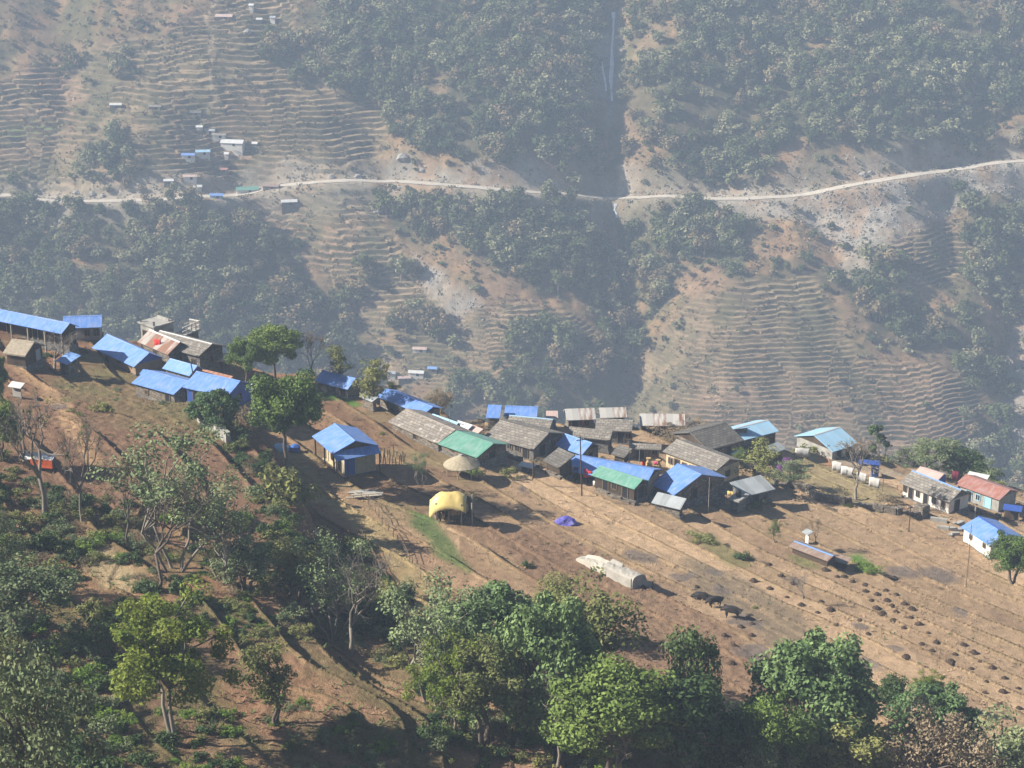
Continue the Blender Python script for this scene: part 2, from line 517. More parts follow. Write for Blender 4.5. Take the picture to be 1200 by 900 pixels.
def stone(name, a=(.25, .215, .17), b=(.10, .085, .07), scale=2.6):
    t = NT(name, .9, .1)
    v = t.mapping(t.coord(), (1, 1, 1.7))
    vo = t.n('ShaderNodeTexVoronoi'); vo.inputs['Scale'].default_value = scale; t.l(v, vo.inputs['Vector'])
    bw = t.n('ShaderNodeRGBToBW'); t.l(vo.outputs['Color'], bw.inputs[0])
    c = t.mix(bw.outputs[0], b, a)
    v2 = t.n('ShaderNodeTexVoronoi', feature='DISTANCE_TO_EDGE'); v2.inputs['Scale'].default_value = scale; t.l(v, v2.inputs['Vector'])
    e = t.ramp(v2.outputs['Distance'], [(0.0, .35), (.09, 1.0)])
    c = t.mix(1.0, c, e, 'MULTIPLY')
    t.bump(e, .6, .05)
    return t.out(c)
def planks(name, c, vary=.4, freq=3.2, axis='z'):
    t = NT(name, .85, .1)
    v = t.coord()
    sx = t.n('ShaderNodeSeparateXYZ'); t.l(v, sx.inputs[0])
    ad = t.n('ShaderNodeMath', operation='ADD'); t.l(sx.outputs[0], ad.inputs[0]); t.l(sx.outputs[1], ad.inputs[1])
    m = t.n('ShaderNodeMath', operation='MULTIPLY'); t.l(ad.outputs[0], m.inputs[0]); m.inputs[1].default_value = freq
    f = t.n('ShaderNodeMath', operation='FLOOR'); t.l(m.outputs[0], f.inputs[0])
    w = t.n('ShaderNodeTexWhiteNoise', noise_dimensions='1D'); t.l(f.outputs[0], w.inputs['W'])
    o = t.mix(w.outputs['Value'], c, tuple(x * (1 - vary) for x in c))
    n1 = t.noise(3, 3, v)
    o = t.mix(t.ramp(n1.outputs[0], [(.4, 0.0), (.8, .5)]), o, tuple(x * .5 for x in c))
    return t.out(o)
def leafmat(name, c1, c2, rough=.5, spec=.35, trans=.1):
    t = NT(name, rough + .1, spec * .45)
    oi = t.n('ShaderNodeObjectInfo'); at = t.n('ShaderNodeAttribute'); at.attribute_name = 'col'
    bw = t.n('ShaderNodeSeparateColor'); t.l(at.outputs['Color'], bw.inputs[0])
    c = t.mix(bw.outputs[0], c1, c2)
    hs = t.n('ShaderNodeHueSaturation'); t.l(c, hs.inputs['Color'])
    mr = t.n('ShaderNodeMapRange'); t.l(oi.outputs['Random'], mr.inputs[0]); mr.inputs[3].default_value = .484; mr.inputs[4].default_value = .512
    t.l(mr.outputs[0], hs.inputs['Hue'])
    mv = t.n('ShaderNodeMapRange'); t.l(oi.outputs['Random'], mv.inputs[0]); mv.inputs[3].default_value = 1.25; mv.inputs[4].default_value = .8
    t.l(mv.outputs[0], hs.inputs['Value'])
    t.l(hs.outputs[0], t.b.inputs['Base Color'])
    tr = t.n('ShaderNodeBsdfTranslucent'); t.l(hs.outputs[0], tr.inputs[0])
    ms = t.n('ShaderNodeMixShader'); ms.inputs[0].default_value = trans
    t.l(t.b.outputs[0], ms.inputs[1]); t.l(tr.outputs[0], ms.inputs[2])
    t.l(ms.outputs[0], t.t.nodes['Material Output'].inputs[0])
    return t.m
def groundmat(name, fine, bumpd, amt=.35):
    t = NT(name, .95, .05)
    at = t.n('ShaderNodeAttribute'); at.attribute_name = 'col'
    v = t.coord()
    n1 = t.noise(fine, 5, v, .7); n2 = t.noise(fine * 7, 3, v, .7)
    a = t.ramp(n1.outputs[0], [(.3, 1 - amt), (.7, 1.0 + amt * .4)])
    b = t.ramp(n2.outputs[0], [(.3, 1 - amt), (.7, 1.0 + amt * .4)])
    c = t.mix(1.0, at.outputs['Color'], a, 'MULTIPLY'); c = t.mix(1.0, c, b, 'MULTIPLY')
    ad = t.n('ShaderNodeMath', operation='ADD'); t.l(n1.outputs[0], ad.inputs[0]); t.l(n2.outputs[0], ad.inputs[1])
    t.bump(ad.outputs[0], .8, bumpd)
    return t.out(c)

M_near = groundmat('hill_soil', 1.1, .2, .30)
M_far = groundmat('slope_soil', .3, .4, .26)
BLUE = tin('blue_tin', (.11, .235, .57), .88)
BLUE2 = tin('blue_tin_faded', (.14, .29, .61), .9, vary=.3)
BLUEW = plain('blue_tin_wall', (.035, .085, .32), .25, 1.0, .5, .3)
LBLUE = tin('light_blue_tin', (.29, .50, .66), .85)
GREEN = tin('green_tin', (.10, .27, .20), .88)
RUST = tin('rusty_tin', (.42, .38, .34), .8, rust=.62, panel=.9, vary=.4)
RUST2 = tin('pale_rusty_tin', (.52, .50, .46), .8, rust=.32, panel=.9, vary=.4)
GREYT = tin('grey_tin', (.34, .37, .38), .75, rust=.06, panel=.9, vary=.5)
WHITET = tin('white_tin', (.56, .56, .54), .85, panel=.4)
REDT = tin('red_tin', (.32, .13, .095), .7, vary=.25)
ORANGET = tin('orange_tin', (.36, .16, .09), .75, rust=.3)
PINKT = tin('pink_tin', (.50, .36, .31), .8, rust=.1)
BROWNT = tin('brown_tin', (.24, .165, .12), .75, rust=.2)
SLATE = slate('slate_tiles'); SLATE_D = slate('dark_slate_tiles', (.16, .15, .135), (.07, .065, .06), (.3, .28, .25), .3)
SLATE_P = slate('pale_slate_tiles', (.30, .265, .225), (.15, .13, .115), (.56, .53, .48), .7)
THATCH = plain('thatch', (.34, .29, .22), .4, 3.0)
STONE = stone('stone_wall'); STONE_G = stone('grey_stone_wall', (.22, .21, .19), (.10, .095, .09))
CREAM = plain('cream_plaster', (.55, .46, .30), .2, 1.2, stain=(.30, .22, .14))
WHITE = plain('white_plaster', (.60, .57, .52), .12, 1.2, stain=(.48, .40, .32))
WHITEC = plain('white_cloth', (.50, .49, .47), .2, 2.0)
MAT = planks('bamboo_mat', (.42, .36, .24), .12, 5)
WOOD = planks('weathered_wood', (.22, .165, .115), .5, 3.5)
WOODD = planks('dark_wood', (.085, .062, .045), .5, 3.5)
PALEWOOD = planks('pale_wood', (.40, .35, .28), .4, 3)
CONC = plain('concrete', (.34, .33, .30), .3, 1.0, stain=(.18, .17, .15))
EARTHW = plain('mud_wall', (.30, .21, .14), .3, 1.6)
SANDF = plain('sandy_floor', (.52, .42, .27), .2, 1.5)
DARK = plain('dark_interior', (.02, .02, .022), .2)
BLACKP = plain('black_plastic', (.015, .016, .018), .2, rough=.4)
BLUEP = plain('blue_paint', (.05, .13, .42), .2)
LBLUEP = plain('light_blue_paint', (.30, .52, .60), .2)
REDC = plain('red_cloth', (.62, .05, .04), .3, 2)
PINKC = plain('pink_cloth', (.62, .10, .18), .3, 2)
ORANGEC = plain('orange_cloth', (.75, .15, .05), .3, 2)
MAROON = plain('maroon_cloth', (.16, .02, .05), .3, 2)
DARKC = plain('dark_blue_cloth', (.04, .05, .12), .4, 2)
YELLOWS = plain('yellow_plastic', (.60, .46, .17), .25, .9, stain=(.62, .58, .48))
PALES = plain('pale_sheeting', (.40, .375, .32), .25, .8, stain=(.30, .27, .22))
GREYP = plain('grey_sheeting', (.33, .31, .275), .3, 1.5)
PURPLE = plain('purple_tarp', (.10, .09, .40), .5, 3.5, stain=(.30, .28, .5))
BARK = plain('bark', (.15, .12, .095), .5, 4); BARKP = plain('pale_bark', (.23, .20, .165), .4, 4)
DUNG = plain('dark_manure', (.07, .048, .034), .5, 5)
HIDE = plain('buffalo_hide', (.032, .028, .027), .4, 3, rough=.6)
HORN = plain('horn', (.10, .09, .08), .3, 6, rough=.4)
STRAW = plain('straw', (.48, .34, .17), .4, 6)
ROADM = plain('pale_gravel', (.47, .42, .35), .25, .35)
WATERM = plain('white_water', (.78, .80, .82), .3, .6, rough=.3)
ROCKM = plain('pale_rock', (.30, .28, .25), .4, .6)
# ------------------------------------------------------------------ near hill
def NPOLY(pts):
    x, y = march([p[0] for p in pts], [p[1] for p in pts], Hn, 60, 250, 400)
    return list(zip(x, y))
_u = np.concatenate([np.linspace(-1.0, -.47, 50)[:-1], np.linspace(-.47, .47, 1000), np.linspace(.47, 1.0, 50)[1:]])
_y = np.concatenate([np.linspace(2, 84, 60)[:-1], 84 + (252 - 84) * np.linspace(0, 1, 860) ** 1.08, np.linspace(252, 475, 90)[1:]])
U, Y = np.meshgrid(_u, _y); X = U * np.maximum(Y, 60); 
Z, rr_, ww_, dd_ = Hn(X, Y, True)
def lerp(c, c2, m):
    m = np.asarray(m)[..., None]; return c * (1 - m) + np.asarray(c2, float) * m
qn = Hn_base(X, Y) / 1.15 + .5 * fbm(X / 22, Y / 22, 5, 2)
ter = np.floor(qn)
field = np.floor(X / 24 + ter * .37)
hsh = _lat[(ter.astype(int) * 7 + 31) & 255, (field.astype(int) * 13 + 5) & 255]
tan_ = sstep(-22, 12, X + .12 * (Y - 150) + 8 * (hsh - .5))
C = np.zeros(X.shape + (3,)) + np.array([.27, .155, .09])
C = lerp(C, (.47, .325, .20), tan_)
C = C * (0.74 + .42 * hsh[..., None])
C = lerp(C, (.21, .135, .09), sstep(.1, .6, fbm(X / 9, Y / 9, 82, 3)) * .55)      # damp ploughed soil
C = lerp(C, (.38, .27, .15), sstep(.15, .6, fbm(X / 6, Y / 6, 84, 3)) * .4)        # straw litter
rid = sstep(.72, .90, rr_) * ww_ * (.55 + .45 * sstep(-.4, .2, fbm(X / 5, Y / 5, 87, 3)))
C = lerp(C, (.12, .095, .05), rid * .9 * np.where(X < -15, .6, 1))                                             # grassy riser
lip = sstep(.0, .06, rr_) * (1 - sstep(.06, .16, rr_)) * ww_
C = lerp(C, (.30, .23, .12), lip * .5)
def nzone(pts, soft=1.0, warp=1.5, off=90):
    wx = X + warp * fbm(X / 4, Y / 4, off, 3); wy = Y + warp * fbm(X / 4, Y / 4, off + 5, 3)
    return sstep(-soft, soft, poly_sd(wx, wy, NPOLY(pts)))
# furrows of the freshly dug field strips
dig = np.maximum(nzone([(560, 610), (700, 640), (850, 740), (960, 840), (760, 800), (640, 700)]), nzone([(90, 430), (330, 520), (310, 590), (100, 600), (0, 560), (0, 470)], 2))
C = lerp(C, (.205, .125, .082), dig * .65)
gz = nzone([(800, 650), (870, 672), (945, 730), (975, 790), (915, 770), (860, 715), (800, 690)])
C = lerp(C, (.215, .17, .115), gz * .8)
lowl = nzone([(-200, 600), (300, 600), (340, 640), (520, 720), (560, 960), (-200, 1000)], 4, 4)
gn = sstep(-.15, .35, fbm(X / 5, Y / 5, 95, 4))
C = lerp(C, (.125, .115, .05), lowl * gn * .7)
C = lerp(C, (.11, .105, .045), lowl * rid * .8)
olive = nzone([(90, 415), (190, 440), (330, 500), (260, 520), (150, 500), (60, 470)], 2.5, 3)
C = lerp(C, (.19, .165, .075), olive * (.45 + .4 * gn))
mid = nzone([(330, 430), (460, 480), (560, 560), (520, 640), (430, 600), (350, 540)], 2, 3)
C = lerp(C, (.235, .19, .10), mid * .6 * gn)
for pts, col_, a in [([(372, 456), (392, 458), (428, 476), (415, 478), (380, 468)], (.10, .20, .035), .95),
                  ([(480, 600), (505, 603), (550, 660), (545, 672), (515, 650)], (.075, .145, .04), .8),
                  ([(995, 652), (1010, 648), (1030, 668), (1015, 674)], (.10, .24, .035), .9),
                  ([(808, 625), (840, 630), (880, 660), (860, 665)], (.16, .17, .06), .6),
                  ([(925, 650), (950, 655), (965, 668), (940, 665)], (.16, .2, .06), .6),
                  ([(935, 528), (990, 545), (1060, 580), (1010, 592), (925, 560)], (.27, .24, .12), .6),
                  ([(850, 470), (905, 500), (870, 515), (840, 510)], (.2, .19, .08), .5),
                  ([(75, 640), (130, 640), (175, 680), (120, 690)], (.42, .33, .19), .8),
                  ([(1020, 610), (1130, 620), (1165, 690), (1120, 780), (1000, 700)], (.37, .255, .155), .6)]:
    C = lerp(C, col_, a * nzone(pts, .7, .9))
def npath(pts, w, col_, a=.8):
    global C
    d, _ = seg_dist(X + .5 * fbm(X / 3, Y / 3, 101, 2), Y + .5 * fbm(X / 3, Y / 3, 103, 2), NPOLY(pts))
    C = lerp(C, col_, a * (1 - sstep(w * .6, w * 1.3, d)))
npath([(20, 428), (55, 455), (85, 500), (110, 540)], 1.0, (.42, .27, .15))
npath([(345, 535), (365, 570), (410, 595), (455, 640), (490, 690), (505, 720)], 1.7, (.36, .275, .14), .85)
npath([(500, 600), (620, 690), (700, 800), (740, 860)], .5, (.36, .25, .15), .6)
npath([(700, 600), (900, 720), (1100, 850)], .4, (.40, .29, .18), .6)
npath([(925, 520), (1000, 548), (1080, 560), (1200, 590)], 1.4, (.34, .29, .22), .7)
npath([(940, 530), (970, 545)], .9, (.50, .25, .13), .7)
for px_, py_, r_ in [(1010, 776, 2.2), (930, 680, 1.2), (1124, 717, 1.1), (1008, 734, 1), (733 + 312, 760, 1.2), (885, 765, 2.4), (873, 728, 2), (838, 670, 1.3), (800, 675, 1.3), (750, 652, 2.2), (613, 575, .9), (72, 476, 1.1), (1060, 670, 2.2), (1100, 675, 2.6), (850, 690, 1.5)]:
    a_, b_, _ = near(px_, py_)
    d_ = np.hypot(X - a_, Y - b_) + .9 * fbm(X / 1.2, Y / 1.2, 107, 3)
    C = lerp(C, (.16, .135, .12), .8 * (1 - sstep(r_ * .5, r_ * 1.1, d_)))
drop = sstep(1, 8, dd_)
C = lerp(C, (.14, .12, .065), drop * .8)
C = np.clip(C * (1 + .10 * fbm(X / 1.3, Y / 1.3, 109, 3)[..., None]), .01, .9)
Z = Z + .13 * np.maximum(dig, lowl * .6) * fbm(X / .55, Y / .55, 111, 3)
ny, nx = X.shape
idx = np.arange(nx * ny).reshape(ny, nx)
Fq = np.stack([idx[:-1, :-1], idx[:-1, 1:], idx[1:, 1:], idx[1:, :-1]], -1).reshape(-1, 4)
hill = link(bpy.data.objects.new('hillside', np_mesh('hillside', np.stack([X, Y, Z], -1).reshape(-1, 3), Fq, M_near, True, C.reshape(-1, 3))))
tag(hill, kind='structure')
NEAR_G = (X, Y, Z, lowl, dig, drop, C)

# ------------------------------------------------------------------ far slope
_u2 = np.linspace(-.46, .46, 1300)
_y2 = np.concatenate([np.linspace(455, 640, 60)[:-1], np.linspace(640, 915, 960), np.linspace(915, 1300, 60)[1:]])
U2, Y2 = np.meshgrid(_u2, _y2); X2 = U2 * Y2
Z2, TT, RR, RD, UP = Hf(X2, Y2, True)
fo = zone(X2, Y2, FOREST, 11, 24, 130)
ba = zone(X2, Y2, BARE, 5, 9, 134)
scr = zone(X2, Y2, SCREE, 3, 8, 137)
D = np.zeros(X2.shape + (3,)) + np.array([.27, .175, .105])
D = lerp(D, (.13, .12, .055), sstep(-.2, .4, fbm(X2 / 14, Y2 / 14, 141, 4)) * .8)
D = lerp(D, (.32, .215, .12), ba * sstep(-.3, .4, fbm(X2 / 12, Y2 / 12, 143, 3)) * .9)
D = lerp(D, (.06, .065, .035), np.clip(fo * 1.2, 0, 1) * .8)
sn = sstep(-.25, .35, fbm(X2 / 9, Y2 / 9, 145, 4))
D = lerp(D, (.33, .30, .26), scr * (.55 + .4 * sn))
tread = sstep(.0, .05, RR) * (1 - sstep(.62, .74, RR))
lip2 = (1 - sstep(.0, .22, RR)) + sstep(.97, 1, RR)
pt = vnoise(X2 / 40, Y2 / 40, 147)
tcol = np.array([.35, .225, .15]) * (1 - pt[..., None]) + np.array([.27, .21, .125]) * pt[..., None]
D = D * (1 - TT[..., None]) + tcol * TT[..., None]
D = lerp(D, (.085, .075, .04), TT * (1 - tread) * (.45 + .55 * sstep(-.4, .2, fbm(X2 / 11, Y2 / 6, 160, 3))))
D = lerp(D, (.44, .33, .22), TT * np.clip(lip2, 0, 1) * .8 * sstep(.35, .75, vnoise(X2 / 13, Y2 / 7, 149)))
veg = TT * sstep(.1, .5, fbm(X2 / 18, Y2 / 18, 151, 4)) * .6
D = lerp(D, (.10, .10, .05), veg)
D = lerp(D, (.15, .13, .075), TT * .7 * sstep(.1, .6, fbm(X2 / 5, Y2 / 3, 152, 3)))
gp = sstep(-2, 2, poly_sd(X2, Y2, FPOLY([(5, 148), (70, 140), (72, 152), (10, 162)])))
D = lerp(D, (.14, .22, .07), gp * tread * .8)
dt, _ = seg_dist(X2 + 5 * fbm(X2 / 8, Y2 / 8, 153, 2), Y2, TRACK)
D = lerp(D, (.38, .30, .21), .6 * (1 - sstep(.4, 1.5, dt)))
cut = (1 - sstep(5, 15, RD + 4 * fbm(X2 / 10, Y2 / 10, 155, 3))) * np.where(UP, 1.0, .8)
D = lerp(D, (.40, .345, .27), cut * (.45 + .5 * sn))
D = lerp(D, (.33, .20, .105), (1 - TT) * .6 * sstep(.05, .5, fbm(X2 / 10, Y2 / 10, 159, 4)))
D = np.clip(D * (1 + .22 * fbm(X2 / 4, Y2 / 4, 157, 3)[..., None]), .01, .9)
ny, nx = X2.shape
idx = np.arange(nx * ny).reshape(ny, nx)
Fq = np.stack([idx[:-1, :-1], idx[:-1, 1:], idx[1:, 1:], idx[1:, :-1]], -1).reshape(-1, 4)
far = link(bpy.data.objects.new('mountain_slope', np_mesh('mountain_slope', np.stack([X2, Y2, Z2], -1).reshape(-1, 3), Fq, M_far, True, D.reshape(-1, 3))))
tag(far, kind='structure')

# road across the far slope: a ragged gravel strip
rn = len(ROAD)
RV = []
for i, (x, y, z) in enumerate(ROAD):
    x0, y0, _ = ROAD[max(i - 1, 0)]; x1, y1, _ = ROAD[min(i + 1, rn - 1)]
    tx, ty = x1 - x0, y1 - y0; L = math.hypot(tx, ty); nx_, ny_ = -ty / L, tx / L
    wl = 2.3 + .6 * math.sin(i * .9) * math.sin(i * .37)
    for s in (-1, -.33, .33, 1):
        RV.append((x + nx_ * s * wl, y + ny_ * s * wl, z + .28 - .1 * abs(s)))
RF = [(i * 4 + k, i * 4 + k + 1, i * 4 + k + 5, i * 4 + k + 4) for i in range(rn - 1) for k in range(3)]
tag(link(bpy.data.objects.new('dirt_road', np_mesh('dirt_road', RV, RF, ROADM))), kind='structure')

# waterfall: white threads in the ravine
def fstrip(name, pts, w, lift, mat):
    x, y = march([p[0] for p in pts], [p[1] for p in pts], Hf, 480, 1300, 900)
    n = len(pts) * 6
    t = np.linspace(0, len(pts) - 1, n)
    xx = np.interp(t, np.arange(len(pts)), x) + .5 * (vnoise(t * 2, t * 0, 3) - .5); yy = np.interp(t, np.arange(len(pts)), y)
    ww = w * (.45 + .9 * vnoise(t * 1.7, t * 0 + 4, 9))
    zz = Hf(xx, yy)
    zz = np.maximum(zz, np.maximum(Hf(xx - ww / 2, yy), Hf(xx + ww / 2, yy))) + lift
    V = []
    for k in range(n): V += [(xx[k] - ww[k] / 2, yy[k], zz[k]), (xx[k], yy[k], zz[k] + .12), (xx[k] + ww[k] / 2, yy[k], zz[k])]
    F_ = [(k * 3 + j, k * 3 + j + 1, k * 3 + j + 4, k * 3 + j + 3) for k in range(n - 1) for j in range(2)]
    o = link(bpy.data.objects.new(name, np_mesh(name, V, F_, mat)))
    return tag(o, kind='structure')
fstrip('waterfall', [(719, 16), (719, 30), (718, 45), (717, 75), (716, 100), (717, 120)], 1.5, .35, WATERM)
fstrip('waterfall', [(704, 72), (708, 90), (710, 108)], 1.2, .35, WATERM)
0 and fstrip('stream_water', [(712, 140), (718, 170), (716, 196), (722, 220)], .7, .35, WATERM)
fstrip('waterfall', [(722, 241), (720, 248), (723, 258)], 1.1, .4, WATERM)

# ------------------------------------------------------------------ haze
hz = MB(); hz.prism([(-950, -40, -420), (950, -40, -420), (950, 1400, -420), (-950, 1400, -420)], [(-950, -40, 34), (950, -40, 34), (950, 1400, 34), (-950, 1400, 34)])
hm = bpy.data.materials.new('haze'); hm.use_nodes = True
ht = hm.node_tree; ht.nodes.remove(ht.nodes['Principled BSDF'])
pv = ht.nodes.new('ShaderNodeVolumePrincipled'); ht.links.new(pv.outputs[0], ht.nodes['Material Output'].inputs['Volume'])
pv.inputs['Color'].default_value = HAZE_COLOR; pv.inputs['Density'].default_value = HAZE_DENSITY; pv.inputs['Anisotropy'].default_value = 0.0
hzo = link(bpy.data.objects.new('haze', hz.mesh('haze', hm))); tag(hzo, kind='stuff')
hzo['label'] = 'pale blue haze filling the valley air'; hzo['category'] = 'haze'
# ------------------------------------------------------------------ houses
DIAG = []
def unproj_z(px, py, z):
    a, b, c = ray(px, py); t = z / c
    return Vector((float(a * t), float(b * t), float(z)))
def solve_roof(A, B, Rd, h, z0=None, mono=False):
    mx, my = (A[0] + B[0]) / 2, (A[1] + B[1]) / 2
    if z0 is None:
        g = near(mx, my + 22)
        z = g[2] + h
        for _ in range(6):
            P = unproj_z(mx, my, z); z = .5 * z + .5 * (float(Hn(P.x, P.y)) + h)
    else: z = z0
    A3, B3 = unproj_z(*A, z), unproj_z(*B, z)
    d = (B3 - A3); L = d.length; d.normalize()
    n = Vector((-d.y, d.x, 0))
    a, b, c = ray(*Rd); rv = (float(a), float(b), float(c))
    M = np.array([[rv[0], -n.x, 0], [rv[1], -n.y, 0], [rv[2], 0, -1]])
    t, w, r = np.linalg.solve(M, np.array([A3.x, A3.y, A3.z]))
    if w < 0: n = -n; w = -w
    lo, hi, wmax, wmin = (.12, .6, 4.2, .8) if mono else (.22, .75, 4.2, .9)
    if not (lo <= r / w <= hi and wmin <= w <= wmax):
        best = None
        for sg in ((1, -1) if n.y > .25 or n.y < -.25 else (1, -1)):
            for rt in ((.25, .4) if mono else (.35, .45, .55)):
                for ww in np.linspace(wmin, wmax, 60):
                    Q = A3 + n * sg * ww
                    x_, y_, _ = project(Q.x, Q.y, Q.z + rt * ww)
                    e = math.hypot(x_ - Rd[0], y_ - Rd[1]) + (3 if sg * n.y < 0 else 0)
                    if best is None or e < best[0]: best = (e, sg, ww, rt * ww)
        e, sg, w, r = best; n = n * sg
    return A3, B3, d, n, L, float(w), float(r), z
def V3(p, dx=0, dy=0, dz=0): return Vector((p[0] + dx, p[1] + dy, p[2] + dz))
def roof_slab(E1, E2, R2, R1, th, u0=0):
    m = MB()
    dn = Vector((0, 0, th))
    L = (E2 - E1).length; W = (R1 - E1).length
    top = [E1, E2, R2, R1]
    n_ = (E2 - E1).cross(R1 - E1)
    if n_.z < 0:
        top = [E2, E1, R1, R2]; uvs = [(u0 + L, W), (u0, W), (u0, 0), (u0 + L, 0)]
    else: uvs = [(u0, W), (u0 + L, W), (u0 + L, 0), (u0, 0)]
    bot = [p - dn for p in top]
    m.face(top, uvs); m.face(list(reversed(bot)), list(reversed(uvs)))
    for i in range(4):
        j = (i + 1) % 4
        m.face([bot[i], bot[j], top[j], top[i]], [(0, 0), (.3, 0), (.3, .1), (0, .1)])
    return m
def wall_item(parent, kind, P, d, nrm, z0, wd, ht, mat_frame, mat_in):
    """a window or door standing 5 cm proud of a wall: P = centre point on the wall line"""
    def q(a, b, c): return Vector((P.x, P.y, 0)) + d * a + nrm * b + Vector((0, 0, c))
    fr = MB(); t = .09
    rects = [(-wd / 2 - t, -wd / 2, z0, z0 + ht + t), (wd / 2, wd / 2 + t, z0, z0 + ht + t), (-wd / 2, wd / 2, z0 + ht, z0 + ht + t)]
    if kind == 'window': rects.append((-wd / 2, wd / 2, z0 - t, z0)); rects.append((-.03, .03, z0, z0 + ht))
    for a0, a1, c0, c1 in rects:
        b = [q(a0, .0, c0), q(a1, .0, c0), q(a1, .08, c0), q(a0, .08, c0)]
        fr.prism([tuple(p) for p in b], [tuple(p + Vector((0, 0, c1 - c0))) for p in b])
    pn = MB()
    if kind == 'door':
        f = fr.build('door', mat_frame, parent)
        b = [q(-wd / 2, .01, z0), q(wd / 2, .01, z0), q(wd / 2, .05, z0), q(-wd / 2, .05, z0)]
        pn.prism([tuple(p) for p in b], [tuple(p + Vector((0, 0, ht))) for p in b])
        pn.build('door_leaf', mat_in, f)
    else:
        f = fr.build('window', mat_frame, parent)
        b = [q(-wd / 2, .01, z0), q(wd / 2, .01, z0), q(wd / 2, .045, z0), q(-wd / 2, .045, z0)]
        pn.prism([tuple(p) for p in b], [tuple(p + Vector((0, 0, ht))) for p in b])
        pn.build('pane', mat_in, f)
    return f
def house(name, label, cat, A, B, Rd, roof=None, wall=None, gable=None, h=2.3, mono=False, cap=None, items=(), gitems=(), porch=0, group=None, z0=None, over=.35, rough=0, frame=None, plinth=True, base_drop=.5):
    roof = roof or BLUE; wall = wall or STONE; gable = gable or wall; frame = frame or WOOD
    h = h * .8
    A3, B3, d, n, L, w, r, z = solve_roof(A, B, Rd, h, z0, mono)
    DIAG.append((name, label[:24], round(L, 1), round(w, 2), round(r, 2), round(r / max(w, .01), 2)))
    w = min(max(w, .7), 7.0)
    up = Vector((0, 0, 1))
    th = .07 if roof not in (SLATE, SLATE_D, SLATE_P, THATCH) else .16
    span = w if mono else 2 * w
    mid = (A3 + B3) / 2 + n * (span / 2)
    gz = float(Hn(mid.x, mid.y))
    root = thing(name, label, cat, (mid.x, mid.y, gz), group)
    R1 = A3 + n * w + up * r; R2 = B3 + n * w + up * r
    F1 = A3 + n * 2 * w; F2 = B3 + n * 2 * w
    roof_slab(A3, B3, R2, R1, th).build('roof', roof, root)
    if not mono:
        e = up * .006
        roof_slab(F1 + e, F2 + e, R2 + e, R1 + e, th).build('roof', roof, root)
        if cap is not False:
            cm = MB()
            capm = cap or roof
            k = .16 / w
            for s in (1, -1):
                Q = (A3, B3) if s == 1 else (F1, F2)
                P1, P2 = R1 + (Q[0] - R1) * k, R2 + (Q[1] - R2) * k
                up4 = up * .035
                pts = [P1 + up4, P2 + up4, R2 + up4 * 1.4, R1 + up4 * 1.4]
                if (pts[1] - pts[0]).cross(pts[3] - pts[0]).z < 0: pts = [pts[1], pts[0], pts[3], pts[2]]
                cm.face(pts)
            cm.build('ridge_cap', capm, root)
    # walls
    ins = over; gi = .28
    s0 = ins + (porch if porch else 0)
    slope = r / w
    gz_all = [float(Hn(p.x, p.y)) for p in (A3, B3, (R1 if mono else F1), (R2 if mono else F2))]
    zb = min(gz_all) - base_drop
    fl = max(float(Hn(*( (A3 + B3) / 2 + n * s0).xy)), zb + .3) + .12
    def at(a, s, zz): return Vector(((A3 + d * a + n * s).x, (A3 + d * a + n * s).y, zz))
    s1 = w - ins if mono else 2 * w - ins
    def rz_(s): return z + (s if s <= w else 2 * w - s) * slope - th - .015
    wb = MB()
    a0, a1 = gi, L - gi
    def quad(p): wb.face(p, [((q - p[0]).length if i != 2 else (p[1] - p[0]).length, q.z) for i, q in enumerate(p)])
    quad([at(a0, s0, zb), at(a1, s0, zb), at(a1, s0, rz_(s0)), at(a0, s0, rz_(s0))])
    quad([at(a1, s1, zb), at(a0, s1, zb), at(a0, s1, rz_(s1)), at(a1, s1, rz_(s1))])
    eave_z = min(rz_(s0), rz_(s1))
    for a_, sg in ((a1, 1), (a0, -1)):
        prof = [(s0, zb), (s1, zb), (s1, eave_z), (s0, eave_z)]
        p = [at(a_, s, zz) for s, zz in prof]
        if sg < 0: p.reverse()
        wb.face(p, [((q.x + q.y), q.z) for q in p])
    wb.build('wall', wall, root)
    for a_, sg in ((a1, 1), (a0, -1)):
        gm = MB()
        pr = [(s0, eave_z), (s1, eave_z), (s1, rz_(s1))] + ([] if mono else [(w, rz_(w))]) + [(s0, rz_(s0))]
        k_ = len(pr); i0 = 0
        pa = [at(a_ - .02, s, zz) for s, zz in pr]; pb = [at(a_ + .04 * sg, s, zz) for s, zz in pr]
        for p in (pa, pb):
            gm.v += [tuple(q) for q in p]
        gm.f.append(tuple(range(k_))); gm.uv.append([(0, 0)] * k_)
        gm.f.append(tuple(range(k_, 2 * k_))); gm.uv.append([(0, 0)] * k_)
        for j in range(k_):
            j2 = (j + 1) % k_
            gm.f.append((j, j2, k_ + j2, k_ + j)); gm.uv.append([(0, 0)] * 4)
        gm.build('gable', gable, root)
    nn = -n
    if porch:
        k = max(2, int(L / 2.4) + 1)
        for i in range(k):
            a_ = gi + (L - 2 * gi) * i / (k - 1)
            P = at(a_, .25, 0)
            g_ = float(Hn(P.x, P.y))
            m = MB(); m.box((P.x, P.y, g_ - .2), .13, .13, z + .25 * slope - th - g_ + .18, math.atan2(d.y, d.x)); m.build('post', frame, root)
    for it in items:                                  # (kind, fraction, width, height, sill)
        kind, fr_, wd, ht, sill = it[:5]
        mi = it[5] if len(it) > 5 else DARK
        wd, ht, sill = wd * .8, ht * .8, sill * .75
        P = at(L * fr_, s0, 0)
        top = rz_(s0) - .12
        base_ = fl + sill if kind == 'window' else fl
        ht = min(ht, max(.4, top - base_))
        wall_item(root, kind, P, d, nn, base_, wd, ht, frame, mi)
